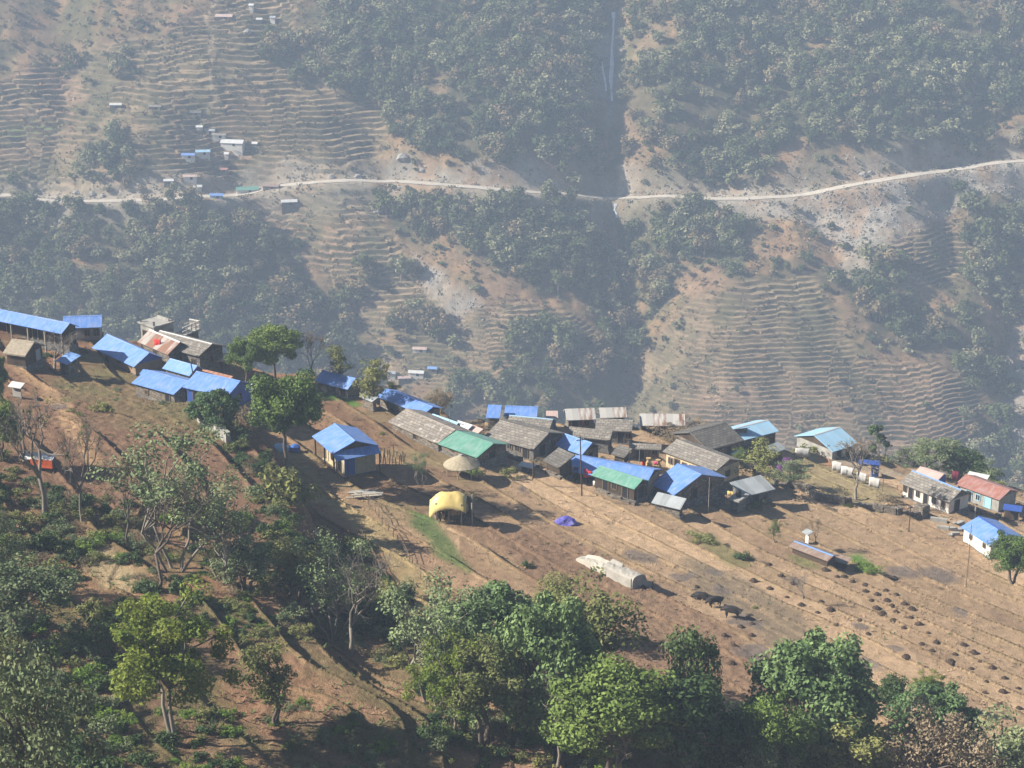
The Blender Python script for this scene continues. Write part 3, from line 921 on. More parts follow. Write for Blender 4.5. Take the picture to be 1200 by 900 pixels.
    for it in gitems:
        kind, fr_, wd, ht, sill = it[:5]
        mi = it[5] if len(it) > 5 else DARK
        wd, ht, sill = wd * .8, ht * .8, sill * .75
        P = at(a1, s0 + (s1 - s0) * fr_, 0)
        wall_item(root, kind, P, n, d, fl + sill if kind == 'window' else fl, wd, min(ht, z - fl - sill - .15), frame, mi)
    if plinth:
        pm = MB()
        q = [at(a0 - .12, s0 - .12, zb - .05), at(a1 + .12, s0 - .12, zb - .05), at(a1 + .12, s1 + .12, zb - .05), at(a0 - .12, s1 + .12, zb - .05)]
        pm.prism([tuple(p) for p in q], [(p.x, p.y, fl - .02) for p in q]); pm.build('plinth', STONE_G, root)
    root['_z'] = 0
    del root['_z']
    root_info[root.name] = (A3, B3, d, n, L, w, r, z, fl)
    return root
root_info = {}
W = lambda f, wd=.75, ht=.9, sill=.8, m=None: ('window', f, wd, ht, sill) + ((m,) if m else ())
Dr = lambda f, wd=.9, ht=1.8, m=None: ('door', f, wd, ht, 0) + ((m,) if m else ())

# left end of the village
house('long_shed', 'longest blue tin roofed shed with dark open side, running off the left edge', 'shed', (-30, 370.4), (72, 391), (-20, 358.6), BLUE, WOODD, h=2.6, porch=1.1, frame=PALEWOOD, items=[Dr(.3), Dr(.6), Dr(.85)], gitems=[Dr(.5, 1.4)])
house('blue_roof_house', 'blue roofed house with grey wall just behind the right end of the long shed', 'house', (73, 385.0), (119, 383.4), (67, 370.2), BLUE, CONC, BLUEW, h=2.3, items=[W(.62), W(.85)])
house('thatched_hut', 'small hut with sagging pale thatched roof and dark open gable, left edge of village', 'hut', (3, 413.5), (29.5, 417), (14, 397), THATCH, WOODD, h=1.9, gitems=[('door', .75, 1.1, 1.7, 0, GREYT)])
house('small_shed', 'little shed with flat pale blue lean-to roof below the bare tree', 'shed', (65, 422.3), (79, 427), (81, 411.8), BLUE2, STONE, h=2.0, mono=True, items=[Dr(.5, .8)])
house('blue_roof_house', 'blue roofed house with blue tin gable, directly right of the small lean-to shed', 'house', (107.5, 407.3), (157, 430), (125.3, 391.3), BLUE, EARTHW, BLUEW, h=1.4, items=[Dr(.3), W(.6), W(.85)])
house('blue_roof_house', 'short blue roofed house wedged behind the double blue roofs, with steep pole before it', 'house', (190, 431.5), (222, 440.5), (199.3, 420), BLUE2, STONE, BLUEW, h=2.3)
house('lean_to', 'narrow light blue lean-to roof joining two blue houses', 'shed', (163, 438), (190, 443), (160.5, 428.6), BLUE2, STONE, h=1.7, mono=True, plinth=False)
house('blue_roof_house', 'low blue roofed house nearest the ploughed slope, left of its twin by the pole', 'house', (154, 448.7), (203.5, 462.3), (171.5, 433.2), BLUE, STONE, WOODD, h=1.1, items=[W(.3, .6, .6, .5), Dr(.8, .8, 1.5)], gitems=[Dr(.5, 1.2)])
house('blue_roof_house', 'blue roofed house with deep blue gable behind the clipped bushy tree', 'house', (214, 453.6), (266, 465.4), (230, 435), BLUE, BLUEW, BLUEW, h=1.7, items=[Dr(.25), W(.6)], gitems=[W(.5)])
house('lean_to', 'dark blue lean-to roof beside the blue gable, left of the tall leafy tree', 'shed', (286, 480), (313, 480), (288, 467.5), BLUE, STONE, h=1.9, mono=True)
house('rusty_roof_house', 'house with striped brown and white tin roof and white ridge, behind the big blue roof', 'house', (161, 400.5), (196.7, 415.5), (175.3, 386), RUST, STONE, WOODD, h=2.2, cap=WHITET, items=[W(.5)], gitems=[Dr(.4)])
house('grey_roof_house', 'long grey roofed house with bright white ridge, farthest back on the left', 'house', (172, 401), (233.3, 417), (187.5, 387.2), SLATE, STONE_G, WOODD, h=2.5, cap=WHITET, items=[W(.6), W(.85)], gitems=[W(.5)])
house('lean_to', 'pinkish brown lean-to roof against the white ridged grey house', 'shed', (247, 424), (271, 423), (237, 415), PINKT, STONE, h=1.8, mono=True, items=[Dr(.4), W(.8)])
house('orange_roof_shed', 'thin strip of orange brown tin roof behind the blue gabled house', 'shed', (233, 437.5), (268, 446), (231, 430.5), ORANGET, STONE, h=2.5, mono=True)
house('white_roof_shed', 'tiny white roofed stone shed at the far left edge of the field', 'shed', (9, 452.6), (24, 455), (10, 446.5), WHITET, CONC, h=1.3, mono=True)
t = house('tarp_shed', 'low tin shelter with red orange tarp edge behind the pollarded tree', 'shelter', (22, 537), (61, 540), (13, 522), WHITET, WOODD, h=1.4, mono=True, porch=.8)
A3, B3, d_, n_, L_, w_, r_, z_, fl_ = root_info[t.name]
m = MB(); P = [A3 + d_ * (L_ * .35), B3]; dn = Vector((0, 0, .75)); off = -n_ * .06
pts = [P[0] + off - dn, P[1] + off - dn, P[1] + off + Vector((0, 0, .04)), P[0] + off + Vector((0, 0, .04))]
m.prism([tuple(p) for p in (pts[0], pts[1], pts[1] + n_ * .04, pts[0] + n_ * .04)], [tuple(p) for p in (pts[3], pts[2], pts[2] + n_ * .04, pts[3] + n_ * .04)])
m.build('tarp', ORANGEC, t)

# the blue house with the bamboo-mat gable
hb = house('blue_roof_house', 'blue roofed house with woven mat gable wall and blue door, standing alone uphill', 'house', (365.5, 511), (389.5, 532), (392, 496), BLUE, MAT, WOODD, h=2.7, porch=1.2, frame=WOODD, items=[W(.35), Dr(.7)], over=.3, plinth=False)
A3, B3, d_, n_, L_, w_, r_, z_, fl_ = root_info[hb.name]
def hb_at(a, s, zz): q = A3 + d_ * a + n_ * s; return Vector((q.x, q.y, zz))
# pent roof over the gable, sandy veranda floor, blue door leaf in the gable
roof_slab(hb_at(L_ + .75, .1, z_ - .55), hb_at(L_ + .75, 2 * w_ - .1, z_ - .55), hb_at(L_ - .25, 2 * w_ - .1, z_ + .1), hb_at(L_ - .25, .1, z_ + .1), .06).build('pent_roof', BLUE, hb)
fm = MB(); q = [hb_at(-.2, -.15, fl_ - 1.9), hb_at(L_ + .1, -.15, fl_ - 1.9), hb_at(L_ + .1, 1.5, fl_ - 1.9), hb_at(-.2, 1.5, fl_ - 1.9)]
fm.prism([tuple(p) for p in q], [(p.x, p.y, fl_) for p in q]); fm.build('veranda', SANDF, hb)
wall_item(hb, 'door', hb_at(L_ - .26, 2.0, 0), n_, d_, fl_, 1.0, 1.9, BLUEP, BLUEP)
m = MB(); q = [hb_at(L_ - .27, 1.5, 0), hb_at(L_ - .21, 1.5, 0), hb_at(L_ - .21, 2 * w_ - .25, 0), hb_at(L_ - .27, 2 * w_ - .25, 0)]
m.prism([(p.x, p.y, fl_ - 1.6) for p in q], [(p.x, p.y, fl_ - .05) for p in q]); m.build('base_wall', STONE_G, hb)
for s_ in (.2, 1.45, 2 * w_ - .2):
    P = hb_at(L_ + .6, s_, 0); g_ = float(Hn(P.x, P.y)); m = MB(); m.box((P.x, P.y, g_ - .3), .12, .12, z_ - .6 - g_ + .25); m.build('post', WOODD, hb)

# middle of the village
house('blue_roof_house', 'blue roofed house with dark blue gable behind the green grass patch', 'house', (368, 446.5), (407.5, 456.3), (377.5, 433.8), BLUE, STONE, BLUEW, h=1.6, items=[W(.5), Dr(.8)])
house('lean_to', 'small grey lean-to roof left of the two slim trees', 'shed', (421, 464.5), (436, 471), (430, 457.5), GREYT, STONE, h=1.6, mono=True)
house('blue_roof_house', 'blue roofed house beside the slim leafy tree, behind the pale slate roof', 'house', (441, 464.5), (495.5, 486), (454, 457), BLUE, STONE, WOODD, h=2.2, items=[W(.3), Dr(.6)], gitems=[Dr(.4)])
house('slate_roof_house', 'long low house with pale broken slate roof joined to the green roof', 'house', (455, 493.8), (512.5, 519.5), (476, 478.6), SLATE_P, STONE, h=1.2, items=[W(.2, .6, .6, .6), Dr(.5, .8, 1.5), W(.8, .6, .6, .6)])
house('green_roof_house', 'green tin roofed house with dark gable beside the round thatched hut', 'house', (513, 520), (558.8, 536.3), (532.5, 503.8), GREEN, STONE, WOODD, h=1.4, items=[W(.3, .6, .6, .6), Dr(.7, .8, 1.5)], gitems=[Dr(.5, 1.3)])
house('light_blue_roof_house', 'narrow light blue roof behind the long pale slate roof', 'house', (501, 492), (531, 502.5), (505.5, 485), LBLUE, STONE, BLUEW, h=2.2)
house('lean_to', 'thin white tin lean-to roof between light blue roof and pink hut', 'shed', (530, 497), (549, 503), (532, 490), WHITET, BLUEP, h=1.8, mono=True)
house('pink_roof_hut', 'small pinkish hut behind the green roofed house', 'hut', (549, 503.5), (560, 508), (554, 497), PINKT, PINKT, h=1.6, mono=True)
house('blue_roof_shed', 'upright narrow blue roofed shed right of the white tarp stack', 'shed', (569.5, 489.5), (585.5, 490), (572, 474), BLUE, STONE, h=1.8, mono=True)
house('blue_roof_house', 'blue roofed house on the skyline with shaded blue right end', 'house', (590.5, 487.4), (629, 488.7), (593, 475.4), BLUE, STONE, BLUEW, h=2.4, items=[W(.7)])
house('small_shed', 'little brown and grey tin shed behind the blue roofed skyline house', 'shed', (640, 490.5), (654, 490.5), (634, 481.5), PINKT, BLUEP, h=1.9, mono=True)
house('slate_roof_house', 'slate roofed house with light blue ridge behind the large slate house', 'house', (592, 499.5), (643.3, 504.5), (597, 486.5), SLATE, STONE, WOODD, h=2.3, cap=LBLUE, gitems=[Dr(.4)])
house('slate_roof_house', 'large slate roofed house with grey lower wall and open timber gable', 'house', (568, 510.5), (625.3, 526.4), (590.5, 494.5), SLATE, STONE_G, WOODD, h=2.0, items=[W(.12), Dr(.3, .9, 1.7), W(.48), W(.64), Dr(.8, .9, 1.7)], gitems=[Dr(.3, 1.4), W(.7)])
house('slate_lean_to', 'dark shaded slate lean-to below the open timber gable', 'shed', (636, 539), (655, 548), (655, 524), SLATE_D, WOODD, h=1.7, mono=True)
house('blue_roof_house', 'blue roofed house with slate barn end behind the tall utility pole', 'house', (650, 522), (682, 533), (660.5, 506.5), BLUE, STONE, WOODD, h=2.3, cap=BLUE2, gitems=[Dr(.5)])
house('rusty_roof_shed', 'left one of two rust striped white tin roofs on the skyline', 'shed', (664, 492.7), (698.7, 491.4), (664.8, 478.8), RUST2, STONE, h=2.0, items=[Dr(.3), W(.7)], cap=False)
house('rusty_roof_shed', 'right one of two rust striped white tin roofs, beyond the dark slate house', 'shed', (703.5, 489.8), (735, 489), (703.8, 477.6), RUST2, STONE, h=2.0, items=[Dr(.5)], cap=False)
house('rusty_roof_shed', 'long low pinkish rust streaked tin roof behind brown bushes', 'shed', (750, 498.8), (803, 499.2), (753, 484.6), RUST2, STONE, h=2.0, cap=False, items=[Dr(.3), W(.6)])
house('slate_roof_house', 'slate roofed house with squared right end below the right rusty roof', 'house', (697, 503.2), (740.3, 505.6), (699, 490.2), SLATE, STONE_G, WOODD, h=2.3, items=[Dr(.7), W(.9)])
house('slate_roof_house', 'worn slate roofed house left of the squared slate house, gable full of shadow', 'house', (664, 510), (714.7, 515.6), (665, 499), SLATE, STONE_G, WOODD, h=2.2, gitems=[Dr(.5)])
house('slate_lean_to', 'low stone hut with thin slate lean-to roof in the central yard', 'shed', (737, 525.5), (775, 526.8), (736, 519), SLATE, STONE, h=1.9, mono=True, items=[Dr(.35, 1.2), W(.8)])
house('slate_lean_to', 'dark slate lean-to filling the gap between slate barn and yard hut', 'shed', (716, 531.5), (732, 536), (722, 518), SLATE_D, WOODD, h=1.7, mono=True)
house('long_blue_house', 'long narrow blue roofed house behind the green roof with hanging clothes', 'house', (661.3, 550.7), (757, 568), (676, 536), BLUE, EARTHW, WOODD, h=1.7, porch=.9, items=[Dr(.08), W(.2), Dr(.3)])
house('green_roof_house', 'green tin roofed house in front of the long blue roof', 'house', (692.7, 556.7), (743.3, 573.3), (702.7, 545.6), GREEN, WOODD, WOODD, h=2.0, items=[Dr(.3), W(.5), Dr(.75)], gitems=[Dr(.5, 1.3)])
house('blue_roof_house', 'broad blue roofed house above the striped grey lean-to, orange cloth on its wall', 'house', (761.5, 567), (790, 580.3), (796.5, 546.8), BLUE, STONE, STONE, h=1.7, gitems=[Dr(.4), W(.7)])
house('grey_tin_lean_to', 'grey and white striped tin lean-to at the field edge below the broad blue roof', 'shed', (763.3, 589), (797.3, 597), (770.7, 576.3), GREYT, STONE, h=.9, mono=True)
house('slate_roof_house', 'long slate roofed house with cream front wall and black tank', 'house', (776.7, 528.3), (839.3, 551.7), (792.7, 515), SLATE, CREAM, STONE, h=2.5, items=[W(.12), Dr(.24, .9), W(.38), W(.52), Dr(.66, .9), W(.8)], gitems=[W(.5)])
house('slate_roof_house', 'dark slate roofed house behind the cream walled house', 'house', (830, 527.8), (872.7, 515.9), (802, 513), SLATE_D, STONE, WOODD, h=2.3, items=[W(.3), Dr(.6)])
house('light_blue_roof_house', 'pale turquoise roofed house behind the dark slate house', 'house', (873, 515.6), (913, 505.2), (858, 503.8), LBLUE, STONE, h=2.8, items=[W(.3), Dr(.6), W(.85)], cap=WHITET)
house('lean_to', 'pale whitish blue lean-to roof left of the turquoise roofed house', 'shed', (835, 505), (867, 501.5), (846, 497), LBLUE, STONE, h=2.4, mono=True)
house('lean_to', 'grey green porch roof below the turquoise roofed house by the purple flowers', 'shed', (905, 532), (921, 526), (896, 523.5), GREYT, WOODD, h=1.7, mono=True)
house('lean_to', 'small bluish tarp lean-to between slate roofs and the grey leafed tree', 'shed', (862, 536), (874, 530), (857, 530), LBLUE, WOODD, h=1.6, mono=True)
house('grey_roof_house', 'stone hut with silvery striped tin roof right of the long stone wall', 'hut', (872, 582.2), (908.7, 573), (855, 565.2), GREYT, STONE_G, STONE_G, h=2.0, mono=True, items=[Dr(.45, .9, 1.5), W(.75, .5, .5, .5)])
# right end of the village
house('light_blue_roof_house', 'light blue roofed house above the drying white sheets', 'house', (976, 529.7), (1006.7, 519.8), (947.5, 517), LBLUE, CONC, WOODD, h=1.7, cap=WHITET, items=[Dr(.3, 1.0, 1.6), Dr(.7, 1.0, 1.6)])
house('slate_roof_house', 'long slate roofed house with blue ridge and whitewashed wall', 'house', (1054.7, 565.3), (1112.7, 588.7), (1069, 551), SLATE, WHITE, STONE_G, h=2.2, cap=BLUE2, items=[W(.08, .6), Dr(.2, .8), W(.34, .6), Dr(.5, .8), W(.66, .6), W(.85, .6)], gitems=[Dr(.4, 1.0)])
house('pink_roof_hut', 'pale pinkish tin roof with blue end behind the blue ridged slate house', 'hut', (1071, 554), (1099, 563), (1080, 548.6), PINKT, BLUEP, BLUEP, h=2.4)
house('red_roof_house', 'red tin roofed house with light blue door at the right of the village', 'house', (1119, 567.3), (1171.3, 586), (1135, 559.6), REDT, CONC, STONE_G, h=2.3, frame=LBLUEP, items=[Dr(.3, 1.0, 1.8), W(.5), Dr(.72, 1.1, 1.8, LBLUEP)])
house('white_roof_shed', 'two panel white tin lean-to behind the red roof', 'shed', (1132, 558.5), (1156, 563.5), (1136, 552), WHITET, STONE, h=1.7, mono=True)
house('blue_roof_house', 'blue roofed house with bright whitewashed walls beside the round leafy tree', 'house', (1125.3, 617.3), (1160, 639.3), (1147, 604.7), BLUE, WHITE, WHITE, h=2.3, items=[W(.3, .5, .6, 1.1), W(.75, .5, .6, 1.1)], cap=BLUEW)
house('dark_shelter', 'small open shelter with dark blue roof below the red roofed house', 'shelter', (1175, 597), (1197, 600), (1178, 590.5), BLUEW, WOODD, h=1.9, mono=True, porch=.5)
house('low_field_shed', 'low brown shed with blue ridge strip out in the terraced field', 'shed', (924, 640), (970, 657.5), (931, 634), BROWNT, WOODD, WOODD, h=1.0, cap=BLUE2, plinth=False)
house('timber_shed', 'tiny dark timber shelter at the end of the low field shed', 'shed', (975, 657), (992, 661), (981, 649), BROWNT, WOODD, h=.9, mono=True, plinth=False)
house('outhouse', 'narrow whitewashed outhouse beside the leafy stump in the field', 'outhouse', (939.5, 623), (947, 627), (941, 619.5), GREYT, WHITE, h=1.6, mono=True, plinth=False)
house('stone_hut', 'low grey stone hut with pale tin cover beside the post below the timber gable', 'hut', (607, 545), (624, 549), (611, 541), WHITET, STONE_G, h=1.0, mono=True, plinth=False)

# flat concrete buildings
def slab_house(name, label, cat, A, B, Dp, h, hz_):
    mx, my = (A[0] + B[0]) / 2, (A[1] + B[1]) / 2
    g = near(mx, my + 22); z = g[2] + h
    for _ in range(5):
        P = unproj_z(mx, my, z); z = .5 * z + .5 * (float(Hn(P.x, P.y)) + h)
    A3, B3, D3 = unproj_z(*A, z), unproj_z(*B, z), unproj_z(*Dp, z)
    d = (B3 - A3); L = d.length; d.normalize(); n = Vector((-d.y, d.x, 0)); wd = abs((D3 - A3).dot(n)); wd = max(1.5, min(wd, 8)); 
    c = A3 + d * L / 2 + n * wd / 2
    root = thing(name, label, cat, (c.x, c.y, float(Hn(c.x, c.y))))
    def q(a, s, zz): v = A3 + d * a + n * s; return (v.x, v.y, zz)
    m = MB(); m.prism([q(0, 0, z - .18), q(L, 0, z - .18), q(L, wd, z - .18), q(0, wd, z - .18)], [q(0, 0, z), q(L, 0, z), q(L, wd, z), q(0, wd, z)]); m.build('roof_slab', CONC, root)
    zb = min(float(Hn(*q(a, s, 0)[:2])) for a in (0, L) for s in (0, wd)) - .5
    m = MB(); i = .25; m.prism([q(i, i, zb), q(L - i, i, zb), q(L - i, wd - i, zb), q(i, wd - i, zb)], [q(i, i, z - .185), q(L - i, i, z - .185), q(L - i, wd - i, z - .185), q(i, wd - i, z - .185)]); m.build('wall', hz_, root)
    return root, A3, B3, d, n, L, wd, z
r12 = slab_house('flat_roof_house', 'unfinished flat roofed concrete house with low corner pillars behind the rusty roof', 'house', (161, 377), (180, 383.5), (182, 368), 3.0, CONC)
root, A3, B3, d_, n_, L_, wd_, z_ = r12
for a_, s_ in ((.3, .3), (L_ - .3, .3), (L_ - .3, wd_ - .3), (.3, wd_ - .3)):
    P = A3 + d_ * a_ + n_ * s_; m = MB(); m.box((P.x, P.y, z_ + .003), .22, .22, .6); m.build('pillar', CONC, root)
m = MB(); P = A3 + d_ * L_ * .5 + n_ * (wd_ * .8); m.box((P.x, P.y, z_ + .003), L_ * .7, .15, .35, math.atan2(d_.y, d_.x)); m.build('parapet', CONC, root)
wall_item(root, 'window', A3 + d_ * L_ * .35 + n_ * .25, d_, -n_, z_ - 2.0, .8, 1.0, WOOD, DARK)
wall_item(root, 'door', A3 + d_ * L_ * .75 + n_ * .25, d_, -n_, z_ - 2.6, .8, 1.8, WOOD, DARK)
r12 = slab_house('railed_terrace', 'concrete roof terrace with white balustrade on the far left skyline', 'terrace', (203, 391), (215, 393.5), (207, 379), 2.6, STONE_G)
root, A3, B3, d_, n_, L_, wd_, z_ = r12
L2 = 2.4
m = MB()
def q12(a, s): v = A3 + d_ * a + n_ * s; return (v.x, v.y)
for k in range(7):
    P = A3 + d_ * (L_ * k / 6) + n_ * (wd_ - .15); m.box((P.x, P.y, z_ + .003), .16, .16, .95)
for k in range(1, 4):
    P = A3 + d_ * (L_ - .1) + n_ * (wd_ * k / 4); m.box((P.x, P.y, z_ + .003), .16, .16, .95)
for zz in (.45, .97):
    P = A3 + d_ * (L_ * .5) + n_ * (wd_ - .15); m.box((P.x, P.y, z_ + zz), L_, .1, .1, math.atan2(d_.y, d_.x))
    P = A3 + d_ * (L_ - .1) + n_ * (wd_ * .5); m.box((P.x, P.y, z_ + zz), .1, wd_, .1, math.atan2(d_.y, d_.x))
m.build('railing', WHITE, root)
slab_house('flat_roof_annex', 'small flat white roofed annex in front of the silvery tin hut', 'annex', (852.5, 584), (866, 587.5), (862, 575), 1.7, STONE_G)

# far houses on the opposite slope
def far_pt(px, py):
    x, y = march([px], [py], Hf, 480, 1300, 1500); return float(x[0]), float(y[0]), float(Hf(x, y)[0])
def far_house(px, py, wpx, roof, wall, label, hh=1.0, cat='house', name='far_house'):
    x, y, z = far_pt(px, py); dist = math.sqrt(x * x + y * y + z * z)
    L = wpx * dist / FPX; wd = min(max(L * .45, 2.4), 6); h = 2.2 * hh; an = R(random.uniform(-12, 12))
    root = thing(name, label, cat, (x, y, z))
    d = Vector((math.cos(an), math.sin(an), 0)); n = Vector((-d.y, d.x, 0)); c = Vector((x, y, 0))
    zb = min(float(Hf(x + sx * L / 2, y + sy * wd / 2)) for sx in (-1, 1) for sy in (-1, 1)) - .5
    ze = z + h * .5 + .3
    P = lambda a, s, zz: Vector((*(c + d * a + n * s).xy, zz))
    m = MB(); i = .3
    m.prism([tuple(P(-L/2+i, -wd/2+i, zb)), tuple(P(L/2-i, -wd/2+i, zb)), tuple(P(L/2-i, wd/2-i, zb)), tuple(P(-L/2+i, wd/2-i, zb))], [tuple(P(-L/2+i, -wd/2+i, ze)), tuple(P(L/2-i, -wd/2+i, ze)), tuple(P(L/2-i, wd/2-i, ze)), tuple(P(-L/2+i, wd/2-i, ze))])
    for s in (-1, 1):
        g = [P(s*(L/2-i), -wd/2+i, ze), P(s*(L/2-i), wd/2-i, ze), P(s*(L/2-i), 0, ze + wd*.22)]
        m.face(g)
    m.build('wall', wall, root)
    rz = ze + wd * .24
    m = roof_slab(P(-L/2, -wd/2, ze - .1), P(L/2, -wd/2, ze - .1), P(L/2, 0, rz), P(-L/2, 0, rz), .1)
    m2 = roof_slab(P(-L/2, wd/2, ze - .1), P(L/2, wd/2, ze - .1), P(L/2, 0, rz + .01), P(-L/2, 0, rz + .01), .1)
    m.build('roof', roof, root); m2.build('roof', roof, root)
    if L > 4: wall_item(root, 'door', P(L*.1, -wd/2+i, 0), d, -n, ze - 1.35, 1.0, 1.25, WOOD, DARK)
    return root
for a in [(263, 22, 20, PINKT, STONE, 'long pinkish roofed house near the top of the far terraces'),
          (295, 14, 6, WHITET, WHITE, 'tall narrow white hut at the very top of the far terraces', 1.8),
          (304, 26, 7, WHITET, STONE, 'small white roofed hut among boulders high on the far terraces'),
          (320, 24, 7, GREYT, WHITE, 'pale grey hut at the right end of the highest far houses'),
          (136, 126, 14, WHITET, STONE, 'lone white roofed house on the left part of the far terraces'),
          (182, 128, 15, SLATE, STONE, 'dull slate roofed house right of the lone white roof across the valley'),
          (229, 134, 16, SLATE_D, STONE, 'dark slate roofed house above the far hamlet'),
          (234, 152, 8, WHITET, WHITE, 'small white house at the top left of the far hamlet'),
          (246, 155, 13, GREYT, WHITE, 'grey roofed white house at the top of the far hamlet'),
          (257, 162, 16, SLATE_P, WHITE, 'pale slate house in the middle of the far hamlet'),
          (273, 171, 27, WHITET, WHITE, 'biggest white roofed house of the far hamlet'),
          (299, 171, 7, WHITET, STONE, 'white hut right of the biggest white house across the valley'),
          (221, 185, 16, BLUE, WHITE, 'blue roofed house on the far terraces above the road'),
          (238, 182, 17, LBLUE, WHITE, 'light blue roofed house joined to the blue one across the valley'),
          (266, 184, 6, WHITET, WHITE, 'tiny white shed below the biggest white house of the far hamlet'),
          (262, 202, 11, REDT, STONE, 'small reddish roofed hut above the far road'),
          (223, 210, 16, PINKT, WHITE, 'pink roofed house left of the far road hamlet'),
          (232, 222, 10, WHITET, WHITE, 'small white shed just above the far road'),
          (198, 215, 12, WHITET, STONE, 'thin white roof low on the far terraces above the road'),
          (254, 232, 16, BLUE, LBLUEP, 'blue house standing on the far road'),
          (290, 225, 26, GREEN, WHITE, 'long pale green roofed building along the far road'),
          (318, 221, 20, BROWNT, STONE, 'brown roofed building at the right of the long green roof'),
          (339, 240, 19, WHITET, STONE, 'flat white roofed shed below the far road'),
          (492, 412, 17, PINKT, WHITE, 'pinkish hut alone low on the far slope'),
          (488, 439, 19, WHITET, WHITE, 'white roofed hut at the valley farmstead'),
          (507, 435, 12, BLUE2, STONE, 'small dark blue roofed hut at the valley farmstead'),
          (459, 442, 11, GREYT, WHITE, 'little grey shed at the left of the valley farmstead'),
          (474, 446, 16, PINKT, STONE, 'long low tan shed in front of the valley farmstead')]:
    far_house(*a[:6], hh=a[6] if len(a) > 6 else 1.0)
for i, (px, py, s) in enumerate([(472, 186, 3.6), (290, 38, 2.5), (420, 208, 2.5), (388, 208, 2.2), (495, 200, 1.8), (443, 249, 2.8), (108, 228, 2.2), (120, 230, 1.8), (90, 226, 2.0), (635, 206, 2.0), (1012, 205, 2.4), (1020, 202, 1.6), (872, 216, 1.8), (705, 198, 2.2), (1192, 258, 2.5)]):
    x, y, z = far_pt(px, py); m = MB(); m.lathe((x, y, z - .4), [(s * .7, 0), (s * .75, s * .3), (s * .5, s * .65), (s * .15, s * .8)], 9, .7, .5)
    o = link(bpy.data.objects.new('boulder', m.mesh('boulder', ROCKM, False, (x, y, z)))); o.location = (x, y, z)
    tag(o, 'large white boulder in the rubble above the far road' if i == 0 else 'pale boulder lying on the far slope', 'boulder', None if i == 0 else 'boulders on the far slope')
# ------------------------------------------------------------------ vegetation prototypes
def leaves(centres, radii, n, size, rs, flat=.0, droop=0, outw=.8, asp=.55):
    """n leaf quads per clump on/in spheres; returns V, F, col"""
    N = len(centres) * n
    c = np.repeat(centres, n, 0); r = np.repeat(radii, n)
    v = rs.normal(size=(N, 3)); v /= np.linalg.norm(v, axis=1)[:, None]
    rad = r * (rs.random(N) ** .33)
    sq = np.array([1, 1, .8])
    p = c + v * rad[:, None] * sq
    nrm = v * outw + rs.normal(size=(N, 3)) * .55 + np.array([0, 0, .35]); nrm /= np.linalg.norm(nrm, axis=1)[:, None]
    t = np.cross(nrm, rs.normal(size=(N, 3))); t /= np.linalg.norm(t, axis=1)[:, None]
    b = np.cross(nrm, t)
    s = size * (.6 + .8 * rs.random(N))[:, None]
    V = np.stack([p - t * s, p - b * s * asp + nrm * s * .12, p + t * s, p + b * s * asp + nrm * s * .12], 1).reshape(-1, 3)
    F_ = np.arange(N * 4).reshape(N, 4)
    cr = np.clip(np.repeat(rs.random(len(centres)), n) * .5 + rs.random(N) * .5, 0, 1)
    return V, F_, np.repeat(np.stack([cr, cr, cr], 1), 4, 0)
def limb_path(p0, p1, rs, k=5, wob=.06):
    P = []
    for i in range(k + 1):
        t = i / k
        q = np.array(p0) * (1 - t) + np.array(p1) * t
        q = q + rs.normal(size=3) * wob * math.sin(math.pi * t) * np.linalg.norm(np.array(p1) - np.array(p0))
        q[2] += .10 * math.sin(math.pi * t) * np.linalg.norm(np.array(p1) - np.array(p0))
        P.append(q)
    return P
def tree_proto(seed, ncl, crown_c, crown_r, clump_r, nleaf, lsize, lm, bm, trunk_r=.025, fork=.25, stems=1, name='tree', cat='tree', shell=.55, lean=.03, shape='ell', outw=.8, asp=.55):
    """a tree of height 1: crown > leaves mesh, trunk > limbs mesh"""
    rs = np.random.default_rng(seed)
    cs = []
    while len(cs) < ncl:
        v = rs.normal(size=3); v /= np.linalg.norm(v)
        k = shell + (1 - shell) * rs.random()
        if v[2] < -.5 and rs.random() < .6: continue
        q = np.array(crown_c) + v * np.array(crown_r) * k * (1 + float(np.clip(.14 * rs.normal(), -.3, .16)))
        if q[2] < .06: continue
        cs.append(q)
    cs = np.array(cs)
    rad = clump_r * (.6 + .8 * rs.random(len(cs)))
    V, F_, c = leaves(cs, rad, nleaf, lsize, rs, outw=outw, asp=asp)
    z1 = V[:, 2].max(); V[:, 2] *= 1.0 / z1
    cm = np_mesh('crown', V, F_, lm, False, c)
    tb = MB()
    fz = crown_c[2] * fork + (crown_c[2] - crown_r[2]) * (1 - fork)
    for s in range(stems):
        a = rs.random() * 6.28
        base = np.array([.03 * math.cos(a) * (stems > 1), .03 * math.sin(a) * (stems > 1), -.03])
        f = np.array([lean * rs.normal() + base[0] * 3, lean * rs.normal() + base[1] * 3, max(fz, .12)])
        tb.tube(limb_path(base, f, rs, 4, .03), [trunk_r * (1.25 - .4 * i / 4) for i in range(5)], 7)
        for j in range(s, len(cs), stems):
            if j % 3 and len(cs) > 30: continue
            e = f + (cs[j] - f) * .93
            tb.tube(limb_path(f, e, rs, 4, .05), [trunk_r * .62 * (1 - .18 * i) + .0012 for i in range(5)], 5, False)
    tm = tb.mesh('trunk', bm, True)
    wid = np.percentile(np.abs(V[:, 0]), 98) * 2
    return cm, tm, float(wid)
